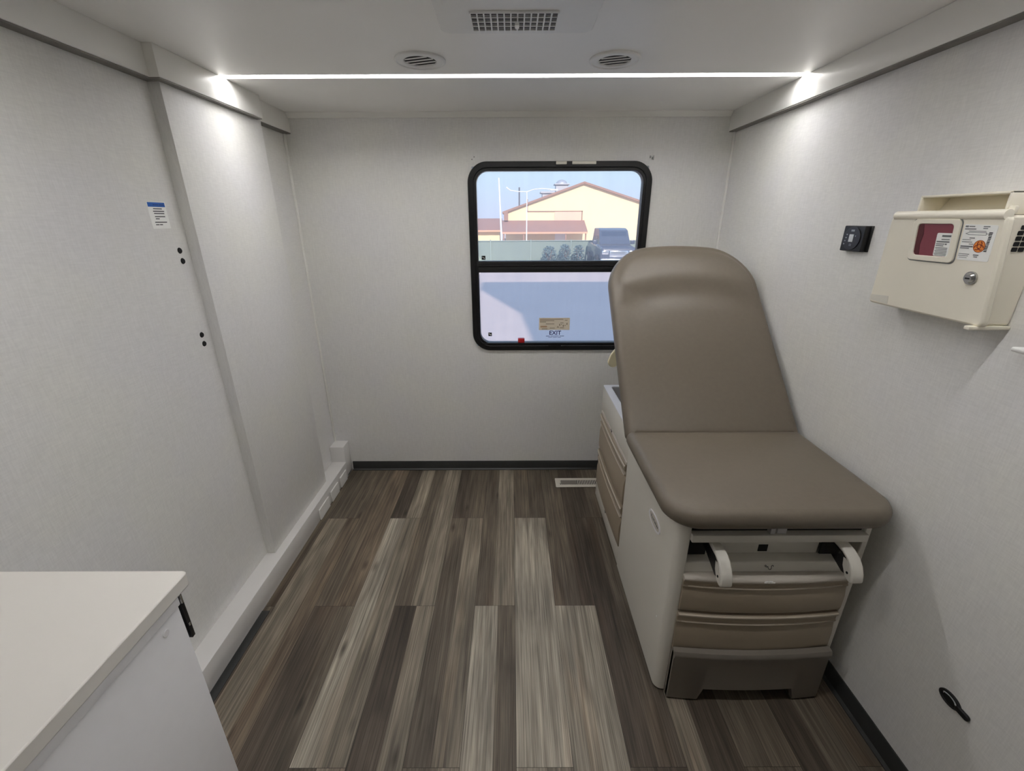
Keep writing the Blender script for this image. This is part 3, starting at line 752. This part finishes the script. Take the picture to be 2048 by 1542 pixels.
# door: curved lip at the edges
bm = NB(); dl = [(.993, 1.361), (FY(1.36), 1.361), (FY(1.6), 1.604), (1.0, 1.604)]
def rl(poly, r, n=5):
    out = []
    for k in range(len(poly)):
        p = Vector(poly[k]); a = (Vector(poly[k-1])-p).normalized(); b = (Vector(poly[(k+1) % len(poly)])-p).normalized()
        s = p+a*r; e = p+b*r
        for q in range(n+1):
            t = q/n; out.append(tuple(s*(1-t)**2+p*2*t*(1-t)+e*t*t))
    return out
WIN = rrect(1.097, 1.224, 1.496, 1.596, .012, 5)
extrude(bm, rl(dl, .014), lambda u, v, h: fd(u, v, h-.02), 0, .02); dr = obj('door', bm, 'cream', SCB, bevel=.005)
bm = NB(); cyl(bm, (0, 0, 0), (0, 1, 0), .011, .29, 20); bm.transform(Matrix.Translation((1.068, 1.004, 1.606))); obj('door_top_roll', bm, 'cream', dr)
# window frame and opening
bm = NB(); extrude(bm, rrect(1.096, 1.226, 1.496, 1.597, .012, 5), fd, -.001, .0045, rrect(1.112, 1.211, 1.509, 1.586, .009, 5)); wf = obj('window_frame', bm, 'cream', dr, bevel=.0015)
bm = NB(); extrude(bm, rrect(1.0935, 1.2285, 1.4935, 1.5995, .013, 5), fd, -.001, .0008, rrect(1.0965, 1.2255, 1.4965, 1.5965, .012, 5)); obj('window_groove', bm, 'ink', wf)
bm = NB(); extrude(bm, rrect(1.112, 1.211, 1.509, 1.586, .009, 5), fd, -.001, .0012); ct = obj('red_container_face', bm, 'redc', dr, smooth=False); ct['label'] = 'red plastic seen through the viewing window'
bm = NB(); extrude(bm, [(1.2105, 1.518), (1.2105, 1.583), (1.196, 1.585), (1.192, 1.560), (1.197, 1.535), (1.194, 1.5095), (1.205, 1.5095)], fd, .0008, .0016); obj('container_ridge', bm, 'redd', ct, smooth=False)
bm = NB(); extrude(bm, rl([(1.113, 1.510), (1.153, 1.510), (1.153, 1.565), (1.1125, 1.565)], .004, 3), fd, .0014, .002); cl = obj('caution_label', bm, 'paper', ct, smooth=False)
bm = NB()
def bars(bm, rows, f, h=.0022):
    for a, b, z, t in rows: extrude(bm, [(a, z-t), (b, z-t), (b, z+t), (a, z+t)], f, h-.0008, h)
bars(bm, [(1.115, 1.138, 1.558, .0022), (1.117, 1.138, 1.550, .001), (1.116, 1.150, 1.5445, .0015), (1.128, 1.150, 1.539, .001), (1.122, 1.126, 1.539, .0014), (1.130, 1.150, 1.535, .001)]+[(1.118, 1.150-.002*(k % 2), 1.530-k*.0035, .0008) for k in range(6)], fd, .0026)
obj('caution_print', bm, 'ink', cl, smooth=False)
# big data label with biohazard disc
bm = NB(); extrude(bm, rl([(1.016, 1.506), (1.089, 1.506), (1.089, 1.586), (1.013, 1.584)], .004, 3), fd, 0, .0008); dlb = obj('data_label', bm, 'paper', dr, smooth=False)
bm = NB(); bars(bm, [(1.079, 1.086, 1.581, .0018), (1.064, 1.077, 1.581, .001), (1.060, 1.086, 1.5755, .0011), (1.030, 1.044, 1.581, .001), (1.034, 1.044, 1.577, .0009), (1.036, 1.075, 1.571, .0006), (1.066, 1.086, 1.552, .0006), (1.058, 1.070, 1.556, .001), (1.062, 1.086, 1.547, .0008), (1.058, 1.068, 1.5425, .0008), (1.058, 1.087, 1.537, .0016), (1.066, 1.087, 1.533, .0010), (1.062, 1.087, 1.520, .0006), (1.064, 1.087, 1.516, .0006), (1.066, 1.084, 1.512, .0005), (1.040, 1.052, 1.519, .0012), (1.042, 1.050, 1.515, .001)], fd, .0014); obj('label_print', bm, 'ink', dlb, smooth=False)
bm = NB(); extrude(bm, [(1.083, 1.5655), (1.074, 1.5685), (1.034, 1.5685), (1.034, 1.5625), (1.074, 1.5625)], fd, .0006, .0012, [(1.080, 1.5655), (1.0735, 1.5675), (1.035, 1.5675), (1.035, 1.5635), (1.0735, 1.5635)])
bars(bm, [(1.029, 1.034, 1.5655, .0005), (1.0275, 1.0285, 1.5655, .004)], fd, .0014); obj('syringe_drawing', bm, 'ink', dlb, smooth=False)
bm = NB(); bars(bm, [(1.021+.0009*k/3, 1.027+.0009*k/3, 1.568-k*.0033, .0012-.0002*(k % 3)) for k in range(13)], fd, .0014); obj('bar_print', bm, 'inkd', dlb, smooth=False)
bc = (1.043, 1.5385); br_ = .0135
bm = NB(); extrude(bm, [(bc[0]+br_*math.cos(2*PI*k/36), bc[1]+br_*math.sin(2*PI*k/36)) for k in range(36)], fd, .0006, .0013); bio = obj('biohazard_disc', bm, 'orange', dlb, smooth=False)
bm = NB()
def arcring(bm, c, r0, r1, a0, a1, f, h0, h1, n=20):
    rows = []
    for k in range(n+1):
        t = a0+(a1-a0)*k/n; d = (math.cos(t), math.sin(t))
        rows.append([bm.verts.new(f(c[0]+d[0]*r, c[1]+d[1]*r, h)) for r, h in ((r0, h0), (r1, h0), (r1, h1), (r0, h1))])
    for A, B in zip(rows, rows[1:]):
        for j in range(4): bm.faces.new((A[j], A[(j+1) % 4], B[(j+1) % 4], B[j]))
for q in range(3):
    t = PI/2+q*2*PI/3; cc = (bc[0]+.0058*math.cos(t), bc[1]+.0058*math.sin(t))
    arcring(bm, cc, .0042, .0058, t-PI*.80+PI*0, t-.45, fd, .0012, .0018); arcring(bm, cc, .0042, .0058, t+.45, t+PI*.80, fd, .0012, .0018)
arcring(bm, bc, .0040, .0052, 0, 2*PI, fd, .0012, .0018, 30); arcring(bm, bc, br_*.93, br_, 0, 2*PI, fd, .0012, .0016, 36)
obj('biohazard_symbol', bm, 'maroon', bio, smooth=False)
# key lock
nd = Vector((-1, 0, SL)).normalized(); lc = Vector((DX(1.468), 1.043, 1.468))
bm = NB(); cyl(bm, lc-nd*.002, nd, .015, .006, 32, .015); cyl(bm, lc+nd*.003, nd, .0125, .007, 32, .0095); lk = obj('lock', bm, 'steel', dr)
bm = NB(); c2 = lc+nd*.0102; bmx = [(-.005, -.0015), (.005, -.0015), (.005, .0015), (-.005, .0015)]; extrude(bm, bmx, lambda u, v, h: c2+Vector((0, u, v))+nd*h, -.0005, .0004); obj('keyhole', bm, 'hole', lk, smooth=False)
# blank sticker at the lower far corner
bm = NB(); extrude(bm, [(1.264, 1.367), (1.330, 1.370), (1.329, 1.386), (1.264, 1.390)], fd, 0, .0006); obj('blank_sticker', bm, 'clip', dr, smooth=False)
# vent holes on the near side
bm = NB()
for i in range(3):
    for j in range(5):
        x = 1.103+i*.0145; z = 1.529+j*.0115
        if (i, j) == (0, 4): x0 = x+.003
        else: x0 = x
        extrude(bm, rrect(x0, x+.0115, z, z+.0092, .002, 3), lambda u, v, h: (u, 1.0055-h, v), -.002, .002)
obj('side_vent', bm, 'hole', SCB, smooth=False)
# open hood on top
bm = NB(); hx0, hx1, hy0, hy1, hz0, hz1 = 1.078, 1.168, 1.022, 1.248, 1.606, 1.654
box(bm, hx0, hx1, hy0, hy0+.006, hz0, hz1, .0015); box(bm, hx0, hx1, hy1-.006, hy1, hz0, hz1, .0015); box(bm, hx0, hx1, hy0, hy1, hz1-.005, hz1, .0015)
sweep(bm, [0, 1], lambda i: [(hx0+.045, (hy0, hy1)[i], hz0), (hx0+.051, (hy0, hy1)[i], hz0), (hx0+.081, (hy0, hy1)[i], hz1-.004), (hx0+.075, (hy0, hy1)[i], hz1-.004)])
hd_ = obj('drop_hood', bm, 'cream', SCB)
bm = NB(); box(bm, hx0+.002, hx0+.012, hy0-.014, hy0+.001, hz0, hz0+.018, .003); obj('hood_ear', bm, 'cream', hd_)
bm = NB(); box(bm, hx1-.03, hx1-.01, hy0-.02, hy0+.001, hz0+.005, hz0+.03, .003); obj('hood_ear', bm, 'cream', hd_)

# ------------------------------------------------------------------ wall controller
t = thing('wall_controller', 'small black square control with white display on the right wall', 'control', (XR, 1.555, 1.495))
bm = NB(); box(bm, XR-.004, XR, 1.506, 1.606, 1.494, 1.575, .001); obj('back_plate', bm, 'blackp', t)
bm = NB(); extrude(bm, rrect(1.515, 1.610, 1.494, 1.575, .003, 3), lambda u, v, h: (XR-h, u, v), .004, .021); cb = obj('control_body', bm, 'blackp', t, bevel=.002)
bm = NB(); lp = [(1.564+.038*math.cos(2*PI*k/40), 1.535+.037*math.sin(2*PI*k/40)) for k in range(40)]; extrude(bm, lp, lambda u, v, h: (XR-h, u, v), .0205, .0235); obj('dial_face', bm, 'dkp', cb, bevel=.001)
bm = NB(); box(bm, XR-.0245, XR-.023, 1.556, 1.575, 1.524, 1.548, .0005); obj('display', bm, 'screen', cb)
bm = NB()
for a, b, z, h in ((1.557, 1.572, 1.560, .003), (1.558, 1.567, 1.512, .0008), (1.558, 1.567, 1.517, .0008), (1.566, 1.567, 1.5145, .003), (1.5585, 1.5595, 1.5145, .003), (1.546, 1.549, 1.543, .0025)): bm = NB(); box(bm, XR-.0240, XR-.0232, a, b, z-h, z+h); obj('control_mark', bm, 'greyp', cb, smooth=False)
for q in range(4): bm = NB(); box(bm, XR-.0240, XR-.0208, 1.584+q*.002, 1.590+q*.002, 1.547-q*.010-.002, 1.547-q*.010+.002); obj('dial_mark', bm, 'greyp', cb, smooth=False)

t.location = (XR, 1.555*0.98983, 1.6+(1.495-1.6)*0.98983)
# black grommet low on the right wall
t = thing('cable_grommet', 'black oval cable grommet with a tab low on the right wall', 'grommet', (XR, .79, .387))
el = lambda cy, cz, a, b, n=36: [(cy+a*math.cos(2*PI*k/n), cz+b*math.sin(2*PI*k/n)) for k in range(n)]
bm = NB(); extrude(bm, el(.796, .386, .029, .018), lambda u, v, h: (XR-h, u, v), -.002, .006, el(.796, .386, .022, .0125)); obj('ring', bm, 'rubber', t, bevel=.0015)
bm = NB(); extrude(bm, el(.792, .3855, .021, .0125), lambda u, v, h: (XR-h, u, v), 0, .0045); obj('plug', bm, 'hole', t)
bm = NB(); arcring(bm, (.797, .386), .0145, .0185, .25*PI, .95*PI, lambda u, v, h: (XR-h, .797+(u-.797)*1.15, .386+(v-.386)*.62), .004, .0055); obj('rim_highlight', bm, 'screen', t)
bm = NB(); extrude(bm, rrect(.742, .778, .3775, .3935, .0078, 6), lambda u, v, h: (XR-h, u, v), 0, .008); obj('tab', bm, 'rubber', t, bevel=.002)

t.location = (XR, .79*0.98983, 1.6+(.387-1.6)*0.98983)
# white hook at the right edge of the photo
t = thing('wall_hook', 'white hook tip at the right edge of the photo below the cabinet', 'hook', (XR, .93, 1.31))
bm = NB(); box(bm, XR-.006, XR, .895, .935, 1.285, 1.345, .002); obj('hook_plate', bm, 'vent', t)
bm = NB(); tube(bm, [(XR-.004, .915, 1.325), (XR-.018, .925, 1.322), (XR-.026, .945, 1.319), (XR-.027, .966, 1.317)], [.010, .009, .008, .005], 12); obj('hook_arm', bm, 'paper', t)
t.location = (XR, .93*0.98983, 1.6+(1.31-1.6)*0.98983)

# ------------------------------------------------------------------ base cabinet and counter (near left)
t = thing('base_cabinet', 'white laminate base cabinet at the lower left corner', 'cabinet', (-.96, .2, 0))
bm = NB(); box(bm, XL+.002, -.742, YF+.01, .712, .0, .868); obj('carcase', bm, 'white', t)  # rear run added out of view to reflect light upward
bm = NB(); box(bm, -.741, -.722, -.10, .708, .06, .826, .0015); dd = obj('door', bm, 'white', t)
bm = NB(); box(bm, -.741, -.722, -.908, -.104, .06, .826, .0015); obj('door', bm, 'white', t)
bm = NB(); box(bm, -.741, -.722, YF+.02, -.912, .06, .826, .0015); obj('door', bm, 'white', t)
bm = NB(); box(bm, -.742, -.713, YF+.02, .706, .832, .861, .002); obj('top_rail', bm, 'white', t)
bm = NB(); cyl(bm, (-.722, .662, .800), (1, 0, 0), .0075, .0022, 24); obj('bumper_dot', bm, 'white', dd, bevel=.0006)
bm = NB(); box(bm, -.742, -.720, .713, .722, .725, .866, .001); eb = obj('edge_strip', bm, 'blackp', t)
bm = NB(); box(bm, -.7215, -.7165, .7135, .718, .825, .85, .0005); obj('strip_catch', bm, 'steel', eb)
bm = NB(); box(bm, -.7195, -.7175, .7135, .717, .760, .768, .0005); obj('strip_catch', bm, 'steel', eb)
bm = NB(); extrude(bm, rl([(XL+.001, YF+.01), (-.697, YF+.01), (-.697, .731), (XL+.001, .731)], .012, 5), lambda u, v, h: (u, v, h), .868, .9)  # unseen rear stretch added to bounce light onto the ceiling
tag(obj('countertop', bm, 'ctop', origin=(-.95, 0, .868), bevel=.003), 'white counter top with rounded corner at the lower left', 'counter')

# ------------------------------------------------------------------ outside
G = -1.0
bm = NB(); box(bm, -60, 80, -40, 140, G-.3, G); struct('ground', bm, 'ground', smooth=False)
# exterior skin of the vehicle
# unseen shadow caster added behind, its silhouette shaped to shade the yard
bm = NB(); sil = [(1.5, 0), (1.5, 11.1), (.27, 13.9), (.35, 14.9), (24, 14.9), (24, 0)]
extrude(bm, sil, lambda u, v, h: (u, h, G+v), -6.4, -6); struct('shadow_caster', bm, 'caster_grey', smooth=False)
# fence
t = thing('fence', 'low green fence across the yard outside the window', 'fence', (2, 29, G))
bm = NB(); box(bm, -9, 14, 29, 29.06, G+.03, .32)
for k in range(116): box(bm, -9+k*.2, -8.98+k*.2, 28.985, 29, G+.05, .31)
obj('fence_screen', bm, 'fence', t, smooth=False)
bm = NB(); cyl(bm, (-9, 28.96, .34), (1, 0, 0), .025, 23, 8); obj('top_rail', bm, 'fpost', t)
for k in range(10):
    bm = NB(); cyl(bm, (-9+k*2.55, 28.95, G), (0, 0, 1), .035, 1.42, 10); obj('post', bm, 'fpost', t)
# gabled building
B = thing('gabled_building', 'cream gabled building with roof vents beyond the fence', 'building', (6, 48, G))
bm = NB(); gab = [(-.6, 0), (14.6, 0), (14.6, 3.35), (6.8, 5.72), (-.6, 3.22)]
extrude(bm, gab, lambda u, v, h: (u, h, G+v), 45, 62); obj('wall', bm, 'stucco', B, smooth=False)
bm = NB()
for a, b in (((-.9, 3.12+G), (6.8, 5.72+G)), ((6.8, 5.72+G), (15.2, 3.17+G))):
    sweep(bm, [0, 1], lambda i: [((a, b)[i][0], 44.7, (a, b)[i][1]), ((a, b)[i][0], 62, (a, b)[i][1]), ((a, b)[i][0], 62, (a, b)[i][1]+.18), ((a, b)[i][0], 44.7, (a, b)[i][1]+.18)])
obj('roof', bm, 'roof', B, smooth=False)
bm = NB(); box(bm, 4.6, 5.85, 49.5, 50.8, 3.6, 4.95); cu_ = obj('cupola', bm, 'metalg', B, smooth=False)
bm = NB(); box(bm, 4.45, 6.0, 49.3, 51, 4.95, 5.05); bmesh.ops.create_uvsphere(bm, u_segments=24, v_segments=12, radius=.62, matrix=Matrix.Translation((5.22, 50.1, 5.0)) @ Matrix.Diagonal((1, 1, .75, 1))); obj('cupola_dome', bm, 'metalg', cu_)
bm = NB(); box(bm, 3.2, 4.3, 49.5, 50.8, 3.0, 4.15); box(bm, 3.0, 4.5, 49.3, 51, 4.15, 4.3); obj('roof_vent', bm, 'metalg', B, smooth=False)
bm = NB(); sweep(bm, [0, 1], lambda i: [((-.9, 7.0)[i], 42.6, .42), ((-.9, 7.0)[i], 45.02, 1.42), ((-.9, 7.0)[i], 45.02, 1.52), ((-.9, 7.0)[i], 42.6, .55)]); aw = obj('awning_roof', bm, 'roofr', B, smooth=False)
bm = NB(); box(bm, -.9, 7.0, 42.55, 42.62, .36, .5); obj('fascia', bm, 'fascia', aw, smooth=False)
for x in (-.75, 1.1, 5.0, 6.85):
    bm = NB(); box(bm, x-.06, x+.06, 42.65, 42.77, G, .45); obj('awning_post', bm, 'roof', B, smooth=False)
bm = NB(); box(bm, 1.5, 6.8, 44.93, 45.0, 2.28, 2.36); box(bm, 6.72, 6.8, 44.93, 45, 1.4, 2.36); box(bm, 1.46, 1.54, 44.93, 45, 2.3, 3.4); obj('wall_conduit', bm, 'roof', B, smooth=False)
bm = NB(); box(bm, 4.1, 6.7, 44.94, 45, 1.5, 2.28); obj('siding_panel', bm, 'pinkw', B, smooth=False)
bm = NB(); box(bm, -.75, -.35, 44.6, 45, 1.5, 2.3); obj('downpipe_head', bm, 'roof', B, smooth=False)
bm = NB(); box(bm, 4.2, 5.2, 44.95, 45.0, G, .4); obj('door_panel', bm, 'polew', B, smooth=False)
# low building at the left
B = thing('low_building', 'low cream building with reddish roof at the left of the window view', 'building', (-7, 62, G))
bm = NB(); box(bm, -14, -1.6, 60.5, 68, G, .35); obj('wall', bm, 'stucco', B, smooth=False)
bm = NB(); sweep(bm, [0, 1], lambda i: [((-14.5, -1.3)[i], 59.8, .25), ((-14.5, -1.3)[i], 64, 1.75), ((-14.5, -1.3)[i], 69, .25)]); obj('roof', bm, 'roofr', B, smooth=False)
bm = NB(); box(bm, -14.5, -1.3, 59.72, 59.82, .12, .32); obj('fascia', bm, 'fascia', B, smooth=False)
# poles
bm = NB(); tube(bm, [(-.62, 29.6, G), (-.7, 29.6, 1.5), (-.79, 29.6, 4.0)], [.07, .06, .045], 12); tag(obj('flagpole', bm, 'polew', origin=(-.62, 29.6, G)), 'tall white pole at the left of the window view', 'pole')
bm = NB(); tube(bm, [(1.05, 66, G), (1.05, 66, 5.75)], [.12, .1], 10); tag(obj('utility_pole', bm, 'poled', origin=(1.05, 66, G)), 'dark utility pole standing behind the gabled roof', 'pole')
t = thing('street_lamp', 'white twin-arm street lamp before the gabled roof', 'lamp', (.99, 31, G))
bm = NB(); tube(bm, [(.99, 31, G), (.99, 31, 3.3)], [.05, .03], 10); obj('pole', bm, 'polew', t)
bm = NB(); tube(bm, [(.99, 31, 3.28), (.4, 31, 3.3), (-.1, 31, 3.38), (-.35, 31, 3.55)], [.03, .028, .035, .05], 8); obj('arm', bm, 'polew', t)
bm = NB(); tube(bm, [(.99, 31, 3.28), (1.4, 31, 3.42), (2.0, 31, 3.48), (2.75, 31, 3.4)], [.03, .028, .03, .04], 8); obj('arm', bm, 'polew', t)
bm = NB(); box(bm, 2.5, 3.0, 30.9, 31.1, 3.34, 3.44, .03); obj('lamp_head', bm, 'polew', t)
# parked vehicle facing the window
t = thing('parked_truck', 'dark slate pickup parked nose-on before the fence', 'car', (5.7, 26, G))
bm = NB(); cx = 5.72
def vsec(y, w, za, zb, r=.12): return [(cx+u, y, v) for u, v in rrect(-w, w, za+G, zb+G, r, 4)]
st_ = [(24.3, .86, .55, 1.05), (24.4, .95, .5, 1.18), (25.6, .98, .5, 1.26), (25.75, .98, .5, 1.28), (28.6, .98, .5, 1.28), (28.75, .93, .55, 1.2)]
sweep(bm, st_, lambda i: vsec(*st_[i])); obj('body', bm, 'carb', t)
bm = NB(); st2 = [(25.4, .86, 1.2, 1.32), (25.95, .80, 1.2, 2.02), (26.3, .78, 1.2, 2.12), (27.6, .78, 1.2, 2.12), (27.85, .84, 1.2, 1.4)]
sweep(bm, st2, lambda i: vsec(*st2[i], .05)); cab = obj('cab', bm, 'carb', t)
bm = NB(); sweep(bm, [0, 1], lambda i: [(cx-(.76, .68)[i], (25.46, 25.88)[i], (1.37, 1.95)[i]+G), (cx+(.76, .68)[i], (25.46, 25.88)[i], (1.37, 1.95)[i]+G), (cx+(.76, .68)[i], (25.50, 25.92)[i], (1.34, 1.92)[i]+G), (cx-(.76, .68)[i], (25.50, 25.92)[i], (1.34, 1.92)[i]+G)]); obj('windshield', bm, 'carg', cab, smooth=False)
bm = NB(); box(bm, cx-.5, cx+.5, 24.24, 24.34, .68+G, 1.02+G, .03)
for k in range(4): box(bm, cx-.48, cx+.48, 24.21, 24.26, .72+k*.075+G, .74+k*.075+G)
obj('grille', bm, 'chrome', t)
bm = NB(); box(bm, cx-.98, cx+.98, 24.12, 24.36, .42+G, .62+G, .05); obj('bumper', bm, 'chrome', t)
for s in (-1, 1):
    bm = NB(); box(bm, cx+s*.72-.18, cx+s*.72+.18, 24.26, 24.4, .82+G, 1.02+G, .03); obj('headlight', bm, 'chrome', t)
    bm = NB(); box(bm, cx+s*1.05-.12, cx+s*1.05+.12, 25.65, 25.75, 1.28+G, 1.5+G, .03); obj('mirror', bm, 'carb', t)
    for y in (25.1, 27.9):
        bm = NB(); cyl(bm, (cx+s*.98-.13, y, .38+G), (1, 0, 0), .38, .26, 28); w_ = obj('wheel', bm, 'tyre', t)
        bm = NB(); cyl(bm, (cx+s*.98-.135, y, .38+G), (1, 0, 0), .2, .27, 20); obj('hub', bm, 'chrome', w_)
# shrubs before the fence: trunk part plus a crown of many leaves
def shrub(x, y, h, w, lb, seed):
    rnd = random.Random(seed)
    t = thing('shrub', lb, 'shrub', (x, y, G), 'dusty shrubs before the fence')
    bm = NB()
    for k in range(7):
        a = rnd.uniform(0, 6.28); q = rnd.uniform(.2, .9)*w*.5
        tube(bm, [(x, y, G), (x+q*.4*math.cos(a), y+q*.4*math.sin(a), G+h*.4), (x+q*math.cos(a), y+q*math.sin(a), G+h*rnd.uniform(.7, .95))], [.03, .02, .008], 6)
    obj('stem', bm, 'roof', t)
    bm = NB()
    for k in range(420):
        a = rnd.uniform(0, 6.28); r = rnd.random()**.5; zz = rnd.random(); prof = math.sin(PI*(.12+.80*zz))**.6
        c = Vector((x+r*w/2*prof*math.cos(a), y+r*w/2*prof*math.sin(a), G+.06+h*zz))
        u = Vector((rnd.uniform(-1, 1), rnd.uniform(-1, 1), rnd.uniform(-1, 1))).normalized(); v = u.orthogonal().normalized(); s = rnd.uniform(.05, .10)
        bm.faces.new([bm.verts.new(c+q) for q in (u*s, v*s*.5, -u*s, -v*s*.5)])
    obj('leaves', bm, 'leaf', t, smooth=False)
shrub(2.3, 27.9, 1.0, .95, 'dusty shrub before the fence, left one of three', 3)
shrub(3.25, 27.9, 1.1, .8, 'dusty shrub before the fence, middle one of three', 4)
shrub(4.1, 27.9, 1.05, .75, 'dusty shrub before the fence, beside the parked pickup', 5)

# ------------------------------------------------------------------ light
w = bpy.data.worlds.new('sky'); SC.world = w; w.use_nodes = True
nt = w.node_tree; N = nt.nodes; L = nt.links; bg = N['Background']
tc = N.new('ShaderNodeTexCoord'); sp = N.new('ShaderNodeSeparateXYZ'); L.new(tc.outputs['Generated'], sp.inputs[0])
cr = N.new('ShaderNodeValToRGB'); e = cr.color_ramp.elements
e[0].position = 0.; e[0].color = (*lin((206, 216, 240)), 1); e[1].position = .5; e[1].color = (*lin((160, 196, 240)), 1)
q = e.new(.12); q.color = (*lin((202, 232, 245)), 1)
L.new(sp.outputs['Z'], cr.inputs['Fac']); L.new(cr.outputs['Color'], bg.inputs['Color']); bg.inputs['Strength'].default_value = 1.35
sun = bpy.data.lights.new('sun', 'SUN'); sun.energy = 5.3; sun.angle = math.radians(.6); sun.color = (1., .9, .78)
so = bpy.data.objects.new('sun', sun); COL.objects.link(so)
sd_ = Vector((-.065, 1, 0)).normalized()*math.cos(math.radians(30))+Vector((0, 0, -math.sin(math.radians(30))))
so.rotation_euler = sd_.to_track_quat('-Z', 'Y').to_euler(); so.location = (0, -10, 10)

# ------------------------------------------------------------------ camera
cam = bpy.data.cameras.new('camera'); cam.sensor_width = 36; cam.lens = 15.308; cam.clip_start = .02; cam.clip_end = 400
co = bpy.data.objects.new('camera', cam); COL.objects.link(co)
F = Vector((-.00098, .93442, -.35618)); R = Vector((.99999, -.00041, -.00381)); U = Vector((.0037, .35618, .93441))
co.matrix_world = Matrix(((R.x, U.x, -F.x, 0), (R.y, U.y, -F.y, 0), (R.z, U.z, -F.z, 1.6), (0, 0, 0, 1)))
SC.camera = co
SC.view_settings.view_transform = 'Standard'; SC.view_settings.look = 'None'; SC.view_settings.gamma = 1; SC.view_settings.exposure = 0.
SC.cycles.max_bounces = 10; SC.cycles.diffuse_bounces = 6; SC.cycles.use_denoising = True
